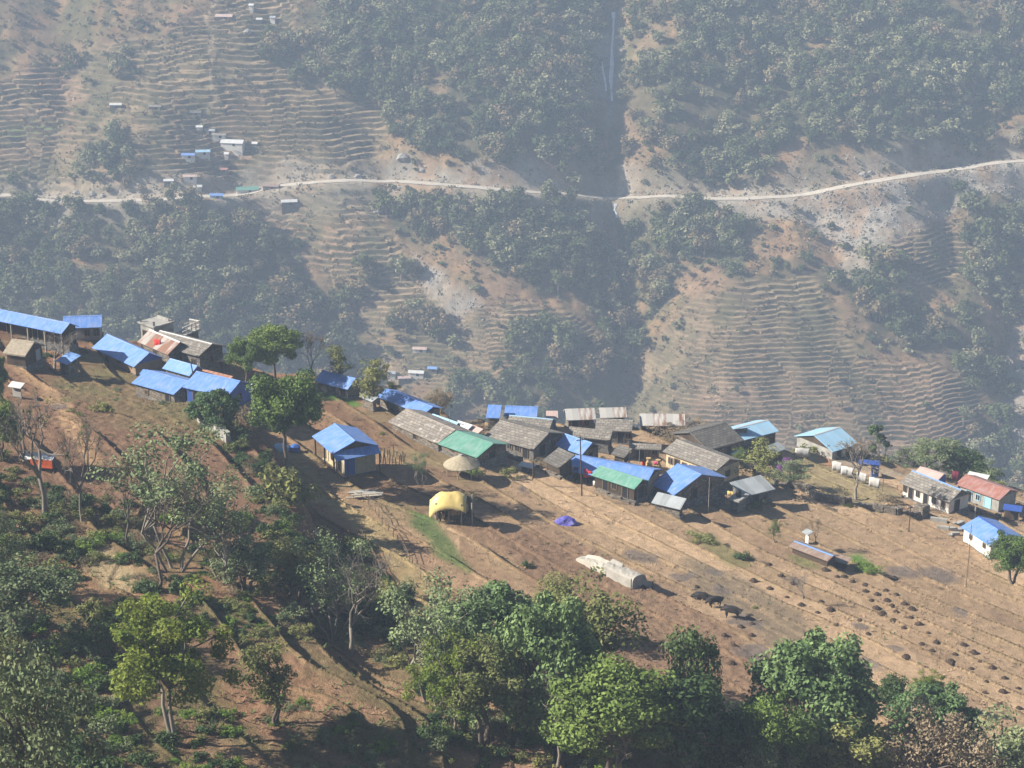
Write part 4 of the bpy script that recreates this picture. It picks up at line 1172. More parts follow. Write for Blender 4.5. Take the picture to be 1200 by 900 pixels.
def bare_proto(seed, bm, lm=None, depth=4, tuft=0, spread=.7, trunk_r=.03, nleaf=12, lsize=.012, first=.28, clump=.035):
    rs = np.random.default_rng(seed); tb = MB(); tips = []
    def grow(p, d, L, r, k):
        e = p + d * L
        mid_ = p + d * L * .5 + rs.normal(size=3) * L * .09
        tb.tube([p, mid_, e], [r, r * .8, r * .62], 5, k == depth)
        if k == 0: tips.append(e); return
        for _ in range(3 if k > 1 else 3):
            nd = d + rs.normal(size=3) * spread * .62; nd[2] += .22; nd /= np.linalg.norm(nd)
            grow(e, nd, L * (.62 + .25 * rs.random()), r * .58, k - 1)
    d0 = np.array([.05 * rs.normal(), .05 * rs.normal(), 1.0]); d0 /= np.linalg.norm(d0)
    grow(np.array([0, 0, -.03]), d0, first, trunk_r, depth)
    hh = max(v[2] for v in tb.v); sc = 1 / hh
    tb.v = [(v[0] * sc, v[1] * sc, v[2] * sc) for v in tb.v]
    tm = tb.mesh('trunk', bm, True); wid = np.percentile([abs(v[0]) for v in tb.v], 97) * 2
    cm = None
    if lm is not None and tuft:
        t = np.array(tips) * sc; t = t[rs.random(len(t)) < tuft]
        V, F_, c = leaves(t, np.full(len(t), clump), nleaf, lsize, rs)
        cm = np_mesh('crown', V, F_, lm, False, c)
    return cm, tm, float(wid)
L_BIG = leafmat('broad_leaves', (.045, .085, .018), (.15, .215, .05), .5, .3)
L_BIGP = leafmat('pale_broad_leaves', (.045, .09, .03), (.15, .225, .085), .5, .35)
L_OLIVE = leafmat('olive_leaves', (.105, .12, .035), (.21, .22, .08), .6, .2)
L_GREY = leafmat('grey_green_leaves', (.09, .12, .055), (.20, .235, .12), .6, .2)
L_GREYG = leafmat('wispy_leaves', (.11, .15, .07), (.20, .25, .12), .6, .2)
L_YEL = leafmat('yellow_green_leaves', (.07, .12, .02), (.17, .215, .035), .5, .3, .3)
L_DARK = leafmat('dark_leaves', (.03, .058, .02), (.08, .125, .04), .5, .3)
L_FERN = leafmat('fern_leaves', (.10, .17, .03), (.21, .31, .06), .6, .2, .3)
L_DRY = leafmat('dry_brown_leaves', (.14, .115, .07), (.25, .205, .13), .8, .1)
L_PUR = leafmat('purple_flowers', (.13, .06, .16), (.28, .12, .30), .7, .1)
L_FAR1 = leafmat('forest_leaves', (.055, .075, .028), (.13, .145, .055), .7, .1)
L_FAR2 = leafmat('forest_pale_leaves', (.11, .125, .06), (.21, .205, .11), .7, .1)
L_FARB = leafmat('forest_brown_leaves', (.15, .12, .065), (.25, .19, .105), .8, .1)
PR = {}
PR['big'] = [tree_proto(1, 60, (0, 0, .64), (.36, .36, .31), .10, 330, .0135, L_BIG, BARK, .018),
             tree_proto(2, 66, (0, 0, .62), (.40, .38, .32), .10, 320, .0135, L_BIG, BARK, .02, stems=2),
             tree_proto(12, 60, (0, 0, .66), (.34, .36, .29), .10, 330, .014, L_BIG, BARK, .017)]
PR['bigp'] = [tree_proto(3, 110, (0, 0, .50), (.46, .46, .42), .10, 220, .0165, L_BIGP, BARK, .02, stems=2, asp=.65, shell=.7),
              tree_proto(4, 110, (0, 0, .48), (.44, .46, .42), .10, 220, .0165, L_BIGP, BARK, .02, stems=2, asp=.65, shell=.7)]
PR['olive'] = [tree_proto(5, 60, (0, 0, .62), (.30, .30, .36), .085, 110, .013, L_OLIVE, BARK, .018, stems=3, shell=.3, lean=.06),
               tree_proto(6, 46, (0, 0, .60), (.26, .28, .36), .09, 100, .014, L_OLIVE, BARK, .017, stems=2, shell=.3)]
PR['grey'] = [tree_proto(7, 60, (0, 0, .52), (.44, .44, .40), .10, 110, .015, L_GREY, BARK, .02, stems=3, shell=.4),
              tree_proto(8, 52, (0, 0, .55), (.40, .42, .38), .10, 110, .016, L_GREY, BARK, .02, stems=3, shell=.35)]
PR['yel'] = [tree_proto(9, 70, (0, 0, .60), (.36, .36, .38), .075, 200, .0115, L_YEL, BARKP, .011, stems=2, shell=.3, lean=.06)]
PR['dark'] = [tree_proto(10, 46, (0, 0, .56), (.32, .32, .40), .11, 110, .018, L_DARK, BARK, .025, shell=.4),
              tree_proto(11, 40, (0, 0, .58), (.28, .30, .38), .11, 110, .02, L_DARK, BARK, .025, shell=.4)]
PR['brown'] = [tree_proto(13, 64, (0, 0, .50), (.48, .46, .44), .10, 110, .013, L_DRY, BARK, .015, stems=4, shell=.45)]
PR['thin'] = [tree_proto(14, 26, (0, 0, .62), (.22, .22, .34), .08, 110, .013, L_OLIVE, BARK, .012, shell=.3),
              tree_proto(15, 30, (0, 0, .58), (.30, .30, .38), .075, 120, .0095, L_GREYG, BARKP, .0065, stems=4, shell=.2, lean=.08)]
PR['bare'] = [bare_proto(16, BARKP, depth=5, trunk_r=.02), bare_proto(17, BARK, depth=5, spread=.8, trunk_r=.02), bare_proto(18, BARKP, L_DRY, depth=5, tuft=.3, nleaf=8, trunk_r=.02)]
PR['poll'] = [bare_proto(19, BARKP, L_OLIVE, depth=5, tuft=.06, spread=.9, trunk_r=.024, first=.24), bare_proto(20, BARK, L_DRY, depth=5, tuft=.3, spread=.7, nleaf=12, trunk_r=.02)]
PR['tall'] = [bare_proto(21, BARKP, L_DARK, depth=4, tuft=.45, spread=.45, trunk_r=.03, first=.45, nleaf=26, lsize=.03, clump=.06)]
KINDNAME = {'big': 'leafy_tree', 'bigp': 'leafy_tree', 'olive': 'slender_tree', 'grey': 'bushy_tree', 'yel': 'leafy_tree', 'dark': 'evergreen_tree', 'brown': 'dry_bush', 'thin': 'slender_tree', 'bare': 'bare_tree', 'poll': 'pollarded_tree', 'tall': 'tall_tree'}
NT_ = 0
def tree(kind, px, py, top, wpx, label, v=None, cat='tree', rz=None, group=None, sink=.1):
    global NT_
    NT_ += 1
    P = near(px, py); dist = math.sqrt(P[0] ** 2 + P[1] ** 2 + P[2] ** 2)
    dep = P[1] * CP - P[2] * SP
    h = (py - top) * dep / FPX / math.cos(math.atan2(-P[2], P[1])); w = wpx * dep / FPX
    pr = PR[kind][(NT_ if v is None else v) % len(PR[kind])]
    cm, tm, wid = pr
    root = thing(KINDNAME[kind], label, cat, (P[0], P[1], P[2] - sink), group)
    s = w / wid
    root.scale = (s, s, h); root.rotation_euler = (0, 0, random.random() * 6.28 if rz is None else rz)
    o = bpy.data.objects.new('trunk', tm); link(o, root)
    if cm is not None: o = bpy.data.objects.new('crown', cm); link(o, root)
    return root
# ------------------------------------------------------------------ trees of the near hill  (kind, base px, base py, top py, crown width px, label)
for a in [
 ('big', 336, 548, 433, 74, 'broad crowned leafy tree with forked bare trunk, left of the mat walled blue house', 0),
 ('big', 322, 446, 379, 56, 'largest round dark leafy tree on the skyline behind the village', 2),
 ('big', 289, 452, 396, 36, 'smaller upright leafy tree leaning against the round skyline tree', 0),
 ('poll', 366, 446, 386, 34, 'nearly bare brown tree right of the round skyline tree', 1),
 ('thin', 397, 458, 402, 30, 'slim light green tree in front of the blue roof with dark gable', 0),
 ('olive', 437, 478, 418, 40, 'slim leafy tree standing at the end of the green grass patch', 1),
 ('bigp', 252, 502, 455, 56, 'clipped bushy tree with bare stems in front of the blue gabled house', 0),
 ('poll', 52, 602, 458, 112, 'big pollarded bare tree with knobbly branches in the left field', 0),
 ('bare', 64, 432, 384, 50, 'bare spreading tree in front of the long blue shed', 0),
 ('bigp', -2, 470, 408, 26, 'cut off leafy tree at the left edge beside the thatched hut', 0),
 ('big', 4, 540, 470, 46, 'dark leafy tree at the left edge above the pollarded tree', 1),
 ('yel', 203, 868, 688, 138, 'tall yellow green leafy tree with pale trunk in the lower left', 0),
 ('grey', 42, 985, 765, 160, 'large grey green bushy tree in the bottom left corner', 0),
 ('grey', 25, 742, 652, 100, 'grey green bushy tree at the left edge above the corner tree', 1),
 ('grey', 2, 690, 596, 60, 'dark green bushy tree cut by the left edge at mid height', 0),
 ('bare', 410, 768, 640, 84, 'pale bare branched tree in the gully left of the tree clump', 0),
 ('thin', 392, 752, 628, 84, 'thin half bare tree directly behind the pale bare tree', 1),
 ('poll', 96, 610, 488, 60, 'second pollarded tree just right of the big pollarded one', 0),
 ('poll', 152, 640, 530, 70, 'twiggy bare tree at the left of the pale green thicket', 1),
 ('thin', 205, 668, 500, 128, 'tall pale green wispy tree in the middle of the left thicket', 1),
 ('thin', 262, 680, 555, 100, 'lower wispy grey green tree right of the tall wispy one', 1),
 ('bare', 186, 690, 560, 96, 'leafless many branched tree in front of the left thicket', 1),
 ('grey', 290, 695, 628, 64, 'rounded grey green tree at the top of the gully', 1),
 ('olive', 345, 705, 635, 66, 'olive green tree spanning the top of the gully', 0),
 ('olive', 320, 848, 745, 56, 'small crooked tree with tufts of leaves on the dug field', 1),
 ('thin', 510, 830, 676, 110, 'thin silvery grey tree at the left of the central clump', 1),
 ('bigp', 578, 812, 690, 138, 'broad pale leafed tree forming the top of the central clump', 0),
 ('bigp', 640, 872, 704, 122, 'tallest big leafed tree in the middle of the central clump', 1),
 ('yel', 530, 858, 748, 96, 'yellowish green round tree at the left front of the central clump', 0),
 ('olive', 572, 878, 752, 78, 'light green tree with straight trunk in front of the central clump', 0),
 ('olive', 690, 812, 676, 96, 'open crowned olive tree behind the right side of the central clump', 1),
 ('olive', 655, 745, 676, 60, 'faint olive tree between the big leafed tree and the open crowned one', 0),
 ('big', 712, 925, 785, 130, 'dark shiny leafed tree at the right front of the central clump', 2),
 ('bare', 652, 905, 800, 76, 'bare twiggy tree in front of the tallest big leafed tree', 2),
 ('bare', 730, 935, 838, 80, 'brown leafless tree at the bottom edge below the shiny leafed tree', 2),
 ('dark', 806, 868, 732, 62, 'narrow dark evergreen between the two leafy clumps', 0),
 ('dark', 798, 925, 790, 92, 'dark spreading evergreen below the narrow one', 1),
 ('bigp', 948, 905, 751, 146, 'big domed pale leafed tree at the lower right', 1),
 ('big', 905, 935, 822, 90, 'darker leafy tree under the left side of the big domed tree', 1),
 ('dark', 858, 940, 830, 60, 'small bright green bushy tree left of the big domed tree', 0),
 ('bigp', 1092, 882, 803, 96, 'spreading big leafed tree behind the brown bush at lower right', 0),
 ('brown', 1075, 960, 828, 140, 'large brownish dry leafed bush at the bottom edge', 0),
 ('olive', 985, 950, 845, 100, 'olive green tree at the bottom edge left of the brown bush', 0),
 ('grey', 1172, 960, 850, 120, 'green bushy tree in the bottom right corner', 1),
 ('grey', 890, 955, 868, 80, 'grey green bush crown at the bottom edge under the domed tree', 0),
 ('big', 1188, 682, 624, 54, 'round bright leafed tree beside the whitewashed blue roofed house', 1),
 ('tall', 1034, 532, 468, 34, 'tall pale branched tree with tufted top on the skyline right of the village', 0),
 ('dark', 824, 508, 477, 20, 'small round dark tree behind the rust streaked roof', 0),
 ('thin', 901, 505, 470, 26, 'thin see through tree behind the turquoise roof', 0),
 ('olive', 775, 488, 466, 22, 'little olive tree on the skyline above the rust streaked roof', 0),
 ('thin', 890, 578, 516, 50, 'grey leafed tree between the cream walled house and the turquoise roof', 0),
 ('bare', 1003, 586, 516, 54, 'brown twiggy tree among the drying white sheets', 2),
 ('grey', 926, 568, 538, 46, 'rounded green bush beside the purple flowers', 0),
 ('bare', 941, 702, 671, 26, 'small leafless sapling in the field of heaps', 0),
 ('thin', 908, 636, 608, 16, 'small bright green sapling at the field shed', 0),
 ('poll', 955, 636, 607, 22, 'leafy cut stump beside the outhouse', 1),
 ('thin', 619, 488, 460, 14, 'thin green sapling between two blue skyline roofs', 0),
 ('yel', 868, 548, 522, 20, 'small yellowish shrub tree by the grey leafed tree', 0),
 ('olive', 690, 484, 470, 16, 'small light green tree peeping over the rust striped roofs', 0),
 ('thin', 492, 570, 528, 24, 'spindly sapling between mat walled house and round thatched hut', 1),
 ('grey', 1062, 548, 502, 52, 'pale green bushy tree on the slope edge right of the tall tree', 0),
 ('grey', 1092, 556, 512, 56, 'dark green bushy tree in the skyline row behind the car park', 1),
 ('dark', 1124, 562, 522, 50, 'deep green tree in the skyline row above the pink hut', 0),
 ('grey', 1150, 566, 524, 50, 'last dark bushy tree of the skyline row at the right', 1),
 ('brown', 1000, 512, 486, 60, 'brownish bushes beyond the light blue roofed house', 0),
 ('grey', 968, 516, 494, 44, 'grey green bush on the skyline left of the light blue roof', 0),
 ('brown', 798, 512, 490, 74, 'brown scrubby bush below the rust streaked roof', 0),
 ('thin', 460, 470, 446, 22, 'sparse olive sapling at the skyline behind the blue roofs', 0),
 ('brown', 516, 484, 452, 34, 'sparse brownish bush on the skyline left of the white tarp stack', 0),
 ('dark', 1042, 838, 792, 36, 'dark brown thorny bush in the shadow above the lower right trees', 1),
 ('yel', 1086, 826, 786, 36, 'light green shrub tree just left of the spreading leafed tree', 0),
]:
    tree(*a[:6], v=a[6])

# ------------------------------------------------------------------ shrubs
SH = {}
def shrub_proto(name, seed, ncl, rad, n, ls, lm, h=.8, asp=.4, outw=.6):
    rs = np.random.default_rng(seed)
    c = np.stack([rs.normal(size=ncl) * .38, rs.normal(size=ncl) * .38, .15 + rs.random(ncl) * h * .8], 1)
    c[:, 2] *= 1 - .35 * np.clip(np.hypot(c[:, 0], c[:, 1]), 0, 1.6)
    V, F_, cc = leaves(c, rad * (.7 + .6 * rs.random(ncl)), n, ls, rs, outw=outw, asp=asp)
    V[:, 2] = np.maximum(V[:, 2], -.15)
    return np_mesh('shrub', V, F_, lm, False, cc)
SH['green'] = [shrub_proto('g', 31 + k, 16, .24, 60, .075, L_OLIVE) for k in range(2)]
SH['grey'] = [shrub_proto('g', 35 + k, 18, .25, 60, .065, L_GREY) for k in range(2)]
SH['fern'] = [shrub_proto('f', 38 + k, 14, .26, 46, .12, L_FERN, .5, .22, .3) for k in range(2)]
SH['dark'] = [shrub_proto('d', 41 + k, 16, .27, 60, .09, L_DARK) for k in range(2)]
SH['dry'] = [shrub_proto('y', 44 + k, 14, .25, 44, .07, L_DRY, .7, .2, .2) for k in range(2)]
SH['purple'] = [shrub_proto('p', 48, 14, .25, 60, .06, L_PUR)]
SHL = {'green': ('olive green shrub on the slope', 'olive green shrubs on the slope'), 'grey': ('grey green shrub in the undergrowth', 'grey green shrubs in the undergrowth'),
       'fern': ('bright green ferny clump of undergrowth', 'bright ferny clumps'), 'dark': ('dark green shrub in the undergrowth', 'dark shrubs in the undergrowth'),
       'dry': ('dry brown twiggy shrub on the slope', 'dry brown shrubs on the slope'), 'purple': ('shrub covered in purple flowers', 'purple flowering shrubs')}
POOL = []
def shrub(kind, px, py, wpx, hf=1.0, label=None, xy=None):
    if label is None:
        POOL.append((kind, random.randrange(len(SH[kind])), xy[0], xy[1], wpx, hf, random.random() * 6.28)); return
    if xy is None: P = near(px, py)
    else: P = (xy[0], xy[1], float(Hn(xy[0], xy[1])))
    dep = P[1] * CP - P[2] * SP
    s = wpx * dep / FPX / 1.35 if xy is None else wpx
    o = bpy.data.objects.new('shrub', random.choice(SH[kind])); link(o)
    o.location = (P[0], P[1], P[2] - .06); o.scale = (s, s, s * hf); o.rotation_euler = (0, 0, random.random() * 6.28)
    if label: tag(o, label, 'shrub')
    else: tag(o, SHL[kind][0], 'shrub', SHL[kind][1])
    return o
for k, px, py, w, hf, lab in [
   ('green', 330, 590, 60, 1.2, 'dark green bush hanging on the shaded bank below the broad tree'),
   ('dry', 288, 500, 42, 1.0, 'rusty brown bush right of the clipped bushy tree'),
   ('green', 120, 480, 24, .7, 'green bush on the field edge left of centre of the upper left field'),
   ('purple', 922, 548, 22, .9, 'shrub covered in purple flowers in front of the turquoise house'),
   ('purple', 914, 552, 14, .9, 'small purple flowering shrub under the porch roof'),
   ('green', 595, 560, 18, 1.3, 'dark bush at the field edge right of the green roofed house'),
   ('fern', 555, 555, 18, .9, 'bright yellowish bush between green roof and round thatched hut'),
   ('dark', 722, 672, 14, 1.4, 'green bush leaning on the left side of the sheeted tunnel'),
   ('fern', 1012, 664, 22, .5, 'bright green vegetable leaves in the small field plot'),
   ('fern', 1022, 670, 22, .5, 'bright green vegetable leaves at the right of the small plot'),
   ('green', 823, 634, 30, .4, 'low green weeds on the terrace edge below the grey striped lean-to'),
   ('dark', 870, 655, 20, .6, 'dark green weeds on the terrace lip left of the field shed'),
   ('grey', 1085, 582, 34, .7, 'grey green bush before the whitewashed wall of the slate house'),
   ('fern', 1078, 582, 16, 1.4, 'bright green little bush touching the whitewashed wall'),
   ('dry', 1040, 590, 40, .5, 'dry brown hedge on top of the stone field wall'),
   ('dry', 630, 545, 26, .6, 'dry brush heaped below the timber gable'),
   ('green', 888, 595, 18, .9, 'green bush against the silvery roofed stone hut'),
   ('dark', 617, 665, 12, 1.2, 'small dark bush casting shadow on the ploughed terrace')]:
    shrub(k, px, py, w, hf, lab)
def scatter_px(poly, n, kinds, s0, s1, hf=(.6, 1.1)):
    xs = [p[0] for p in poly]; ys = [p[1] for p in poly]; k = 0
    pts = []
    while k < n:
        px, py = random.uniform(min(xs), max(xs)), random.uniform(min(ys), max(ys))
        if poly_sd(np.array([px]), np.array([py]), poly)[0] > 0: pts.append((px, py)); k += 1
    x, y = march([p[0] for p in pts], [p[1] for p in pts], Hn, 60, 250, 500)
    for a, b in zip(x, y):
        shrub(random.choice(kinds), 0, 0, random.uniform(s0, s1), random.uniform(*hf), xy=(float(a), float(b)))
scatter_px([(-40, 590), (110, 590), (330, 600), (350, 650), (300, 720), (150, 690), (-40, 640)], 150, ['dark', 'dry', 'green', 'fern', 'grey'], .6, 1.5)
scatter_px([(-40, 640), (70, 640), (130, 760), (160, 940), (-40, 940)], 130, ['grey', 'dark', 'green', 'fern'], .8, 1.9)
scatter_px([(290, 620), (420, 640), (480, 700), (470, 780), (420, 770), (330, 740)], 130, ['dark', 'dark', 'green', 'grey', 'dry'], .7, 1.6)
scatter_px([(110, 690), (300, 700), (330, 740), (270, 760), (160, 800), (110, 760)], 70, ['dark', 'green', 'fern'], .4, 1.2)
scatter_px([(130, 830), (280, 840), (320, 960), (100, 960)], 85, ['dark', 'fern', 'green'], .4, 1.2)
scatter_px([(280, 790), (350, 800), (470, 860), (470, 960), (330, 960), (300, 860)], 46, ['green', 'fern', 'grey', 'grey'], .4, 1.1)
scatter_px([(500, 800), (640, 850), (1200, 880), (1200, 960), (480, 960)], 150, ['dark', 'green', 'grey', 'dark', 'fern'], .8, 1.8)
scatter_px([(262, 490), (330, 540), (352, 640), (320, 640), (290, 560), (240, 500)], 60, ['dark', 'dark', 'dry', 'green'], .6, 1.3)
scatter_px([(100, 420), (250, 465), (320, 560), (240, 600), (60, 500), (50, 450)], 70, ['dry', 'green', 'green', 'grey'], .25, .7, (.4, .8))
scatter_px([(-30, 520), (140, 590), (120, 620), (-30, 610)], 44, ['dark', 'green', 'dry'], .6, 1.3)
scatter_px([(380, 430), (520, 480), (620, 560), (520, 600), (430, 520)], 14, ['dry', 'green'], .3, .7, (.4, .8))
scatter_px([(600, 545), (1160, 620), (1190, 800), (900, 720), (600, 640)], 20, ['dry', 'green'], .25, .5, (.4, .7))
scatter_px([(940, 575), (1110, 600), (1110, 610), (940, 590)], 8, ['dry', 'green'], .5, .9, (.4, .7))
scatter_px([(0, 395), (130, 405), (240, 425), (260, 430), (0, 430)], 10, ['dry', 'green', 'dark'], .5, .9, (.5, .9))
scatter_px([(560, 505), (900, 540), (900, 560), (600, 540)], 12, ['dry', 'green', 'dark'], .4, .8, (.5, .9))
def edge_scatter(n):
    for i in range(n):
        px = random.uniform(930, 1260); py = np.interp(px, [p[0] for p in _edge_px], [p[1] for p in _edge_px])
        x, y, _ = near(px, py + random.uniform(-2, 6)); y += random.uniform(1, 7)
        shrub(random.choice(['dark', 'grey', 'green']), 0, 0, random.uniform(1.2, 2.2), random.uniform(.8, 1.2), xy=(x, y))
edge_scatter(34)
_pa = np.array([(p[2], p[3], p[4]) for p in POOL]); _pz = Hn(_pa[:, 0], _pa[:, 1])
_ppx, _ppy, _pd = project(_pa[:, 0], _pa[:, 1], _pz)
_vis = (_ppx > -15) & (_ppx < 1215) & (_ppy < 915) & (_ppy > 340)
_ord = np.argsort(-np.where(_vis, _pa[:, 2] / _pd, 0))
SHN = ['green', 'grey', 'fern', 'dark', 'dry', 'purple']
_V, _F, _C, _M, _nv = [], [], [], [], 0
for rank, q in enumerate(_ord):
    kind, vi, x, y, s, hf, rz = POOL[q]; me = SH[kind][vi]; z = float(_pz[q]) - .06
    if rank < 262:
        o = bpy.data.objects.new('shrub', me); link(o); o.location = (x, y, z); o.scale = (s, s, s * hf); o.rotation_euler = (0, 0, rz)
        where = 'lower left' if _ppx[q] < 300 and _ppy[q] > 640 else ('middle left' if _ppx[q] < 340 else ('central gully and clump' if _ppx[q] < 800 and _ppy[q] > 600 else ('village edge' if _ppy[q] < 600 else 'lower right')))
        tag(o, SHL[kind][0] + ', ' + where, 'shrub', SHL[kind][1] + ', ' + where)
    elif _vis[q]:
        n = len(me.vertices); v = np.empty(n * 3, np.float32); me.vertices.foreach_get('co', v); v = v.reshape(-1, 3)
        c = np.empty(n * 4, np.float32); me.color_attributes['col'].data.foreach_get('color', c); c = c.reshape(-1, 4)[:, :3]
        ca, sa = math.cos(rz), math.sin(rz)
        _V.append(np.stack([(v[:, 0] * ca - v[:, 1] * sa) * s + x, (v[:, 0] * sa + v[:, 1] * ca) * s + y, v[:, 2] * s * hf + z], 1)); _C.append(c)
        _M.append(np.full(n // 4, SHN.index(kind), np.int32))
_V = np.concatenate(_V); _C = np.concatenate(_C)
me = np_mesh('undergrowth', _V, np.arange(len(_V)).reshape(-1, 4), None, False, _C)
for k in SHN: me.materials.append(SH[k][0].materials[0])
me.polygons.foreach_set('material_index', np.concatenate(_M))
tag(link(bpy.data.objects.new('undergrowth', me)), 'low tangled green and brown undergrowth on the near slope', 'undergrowth', kind='stuff')

# ------------------------------------------------------------------ manure heaps
hm_ = [MB() for _ in range(3)]
for k, m in enumerate(hm_):
    rs = random.Random(k)
    n = 12; prof = [(.62, 0), (.50, .16), (.30, .34), (.08, .44)]
    for i, (r, z) in enumerate(prof):
        for j in range(n):
            t_ = 2 * math.pi * j / n; q = r * (1 + .35 * (rs.random() - .5)); m.v.append((q * math.cos(t_), q * math.sin(t_), z * (1 + .3 * (rs.random() - .5)) - .03))
    for i in range(3):
        for j in range(n): m.f.append((i*n+j, i*n+(j+1)%n, (i+1)*n+(j+1)%n, (i+1)*n+j)); m.uv.append([(0, 0)] * 4)
    m.f.append(tuple(3*n+j for j in range(n))); m.uv.append([(0, 0)] * n)
HEAP = [m.mesh('manure_heap', DUNG) for m in hm_]
heaps = [(883,681),(901,662),(915,675),(902,690),(929,684),(922,700),(967,668),(981,676),(989,676),(999,682),(1014,686),(1014,693),(1028,697),(1038,692),(1050,697),(1021,704),(1039,704),(1060,708),(1045,711),(1068,714),(1027,713),(1050,717),(1034,720),(1067,724),(1047,727),(1077,732),(1059,736),(1088,742),(1080,755),(1097,753),(1129,756),(1119,767),(1092,763),(1141,765),(1114,777),(1149,774),(1138,784),(1163,783),(1156,799),(1177,795),(1193,807),(1154,812),(1175,811),(1172,827),(1194,830),(939,709),(962,705),(973,715),(1008,726),(1017,743),(981,732),(958,718),(849,745),(860,757),(881,731),(881,745),(816,688),(824,698),(857,778),(884,779),(868,735),(1048,668+10),(1062,770),(1000,745)]
hx_, hy_ = march([h[0] for h in heaps], [h[1] for h in heaps], Hn, 60, 250, 700)
for i, (x, y) in enumerate(zip(hx_, hy_)):
    o = bpy.data.objects.new('manure_heap', HEAP[i % 3]); link(o)
    o.location = (x, y, float(Hn(x, y))); s = random.uniform(.42, .8); o.scale = (s, s, s); o.rotation_euler = (0, 0, random.random() * 6)
    tag(o, 'small dark manure heap on the pale terraced field', 'heap', 'manure heaps in rows on the terraces')

# ------------------------------------------------------------------ buffaloes
def buffalo(px, py, head, lying, label, s=1.0):
    x, y, z = near(px, py)
    root = thing('buffalo', label, 'buffalo', (x, y, z))
    bl = .62 if lying else 1.25                     # height of the spine
    V = [(-.95, 0, bl - .06), (-.55, 0, bl), (0, 0, bl - .05), (.5, 0, bl + .02), (.85, 0, bl + .0), (1.15, 0, bl - .22), (1.42, 0, bl - .48)]
    E = [(i, i + 1) for i in range(6)]
    Rr = [.30, .40, .44, .40, .26, .19, .11]
    def leg(i, sx, sy, fwd):
        n = len(V)
        if lying:
            V.extend([(sx, sy * .36, .30), (sx + .28 * fwd, sy * .46, .13), (sx - .1 * fwd, sy * .5, .08)])
            Rr.extend([.17, .09, .06])
            E.extend([(i, n), (n, n + 1), (n + 1, n + 2)])
        else:
            V.extend([(sx, sy * .24, .86), (sx + .08 * fwd, sy * .25, .52), (sx - .02, sy * .25, .24), (sx + .04, sy * .25, .05)])
            Rr.extend([.2, .105, .07, .08]); E.extend([(i, n), (n, n + 1), (n + 1, n + 2), (n + 2, n + 3)])
    for sy in (-1, 1): leg(3, .55, sy, 1); leg(1, -.72, sy, -1)
    n = len(V); V += [(-1.12, .02, bl - .2), (-1.18, .03, bl - .65)]; Rr += [.05, .035]; E += [(0, n), (n, n + 1)]
    for sy in (-1, 1):
        n = len(V); V += [(1.10, sy * .26, bl - .26)]; Rr += [.055]; E += [(5, n)]
    me = bpy.data.meshes.new('body'); me.from_pydata([(a * s, b * s, c_ * s) for a, b, c_ in V], E, []); me.materials.append(HIDE)
    o = bpy.data.objects.new('body', me); link(o, root)
    sk = o.modifiers.new('skin', 'SKIN')
    for i, r_ in enumerate(Rr): me.skin_vertices[0].data[i].radius = (r_ * s, r_ * s * (1.08 if i < 5 else 1))
    me.skin_vertices[0].data[0].use_root = True
    o.modifiers.new('sub', 'SUBSURF').levels = 1; o.modifiers['sub'].render_levels = 2
    for sy in (-1, 1):
        m = MB(); b0 = Vector((1.08, sy * .12, bl - .12)) * s
        m.tube([b0, b0 + Vector((-.05, sy * .24, .05)) * s, b0 + Vector((-.25, sy * .38, .16)) * s, b0 + Vector((-.42, sy * .34, .26)) * s], [.055 * s, .045 * s, .03 * s, .01 * s], 6)
        ho = bpy.data.objects.new('horn', m.mesh('horn', HORN, True)); link(ho, root)
    root.rotation_euler = (0, 0, head)
buffalo(822, 702, R(165), True, 'dark buffalo lying down, leftmost of the three on the field', .74)
buffalo(837, 711, R(200), False, 'dark buffalo facing left in the middle of the three', .68)
buffalo(857, 724, R(160), False, 'dark buffalo standing with head to the left, rightmost of the three', .76)

# ------------------------------------------------------------------ haystack on posts with yellow sheet
x, y, z = near(533, 609)
st = thing('haystack', 'stack of dry stalks on posts under a yellow plastic sheet', 'haystack', (x, y, z))
m = MB(); rs = random.Random(3)
for k in range(150):
    a_ = rs.uniform(-1.9, 1.9); b_ = rs.uniform(-1.2, 1.2)
    m.tube([(x + a_, y + b_, z + .2 + rs.random() * .4), (x + a_ * .8 + rs.uniform(-.2, .2), y + b_ * .8, z + 1.9 + rs.random() * .4)], .05, 4)
m.build('stalks', WOODD, st)
m = MB(); m.lathe((x, y + .1, z + .9), [(1.4, 0), (1.6, .6), (1.3, 1.1), (.8, 1.5), (.2, 1.65)], 14, .75, .15); m.build('hay', STRAW, st)
for a_, b_ in ((-1.9, -1.1), (-.6, -1.25), (.7, -1.25), (1.8, -1.1), (-1.9, 1.1), (1.8, 1.1)):
    m = MB(); m.tube([(x + a_, y + b_, z - .4), (x + a_ * .97, y + b_, z + 2.3)], .07, 6); m.build('post', PALEWOOD, st)
m = MB(); G = []
NXs, NYs = 12, 10; rs = random.Random(8)
for i in range(NXs + 1):
    for j in range(NYs + 1):
        a_ = -2.5 + 3.7 * i / NXs; b_ = -1.75 + 3.4 * j / NYs
        zz = 2.95 - .16 * (a_ + .5) ** 2 * .9 - .34 * b_ * b_ + rs.uniform(-.12, .12)
        if a_ < -1.7: zz -= .55 * (-1.7 - a_) ** 1.2
        m.v.append((x + a_, y + b_, z + zz))
for i in range(NXs):
    for j in range(NYs):
        q = i * (NYs + 1) + j; m.f.append((q, q + NYs + 1, q + NYs + 2, q + 1)); m.uv.append([(0, 0)] * 4)
o = m.build('sheet', YELLOWS, st, True); sm = o.modifiers.new('thick', 'SOLIDIFY'); sm.thickness = .04

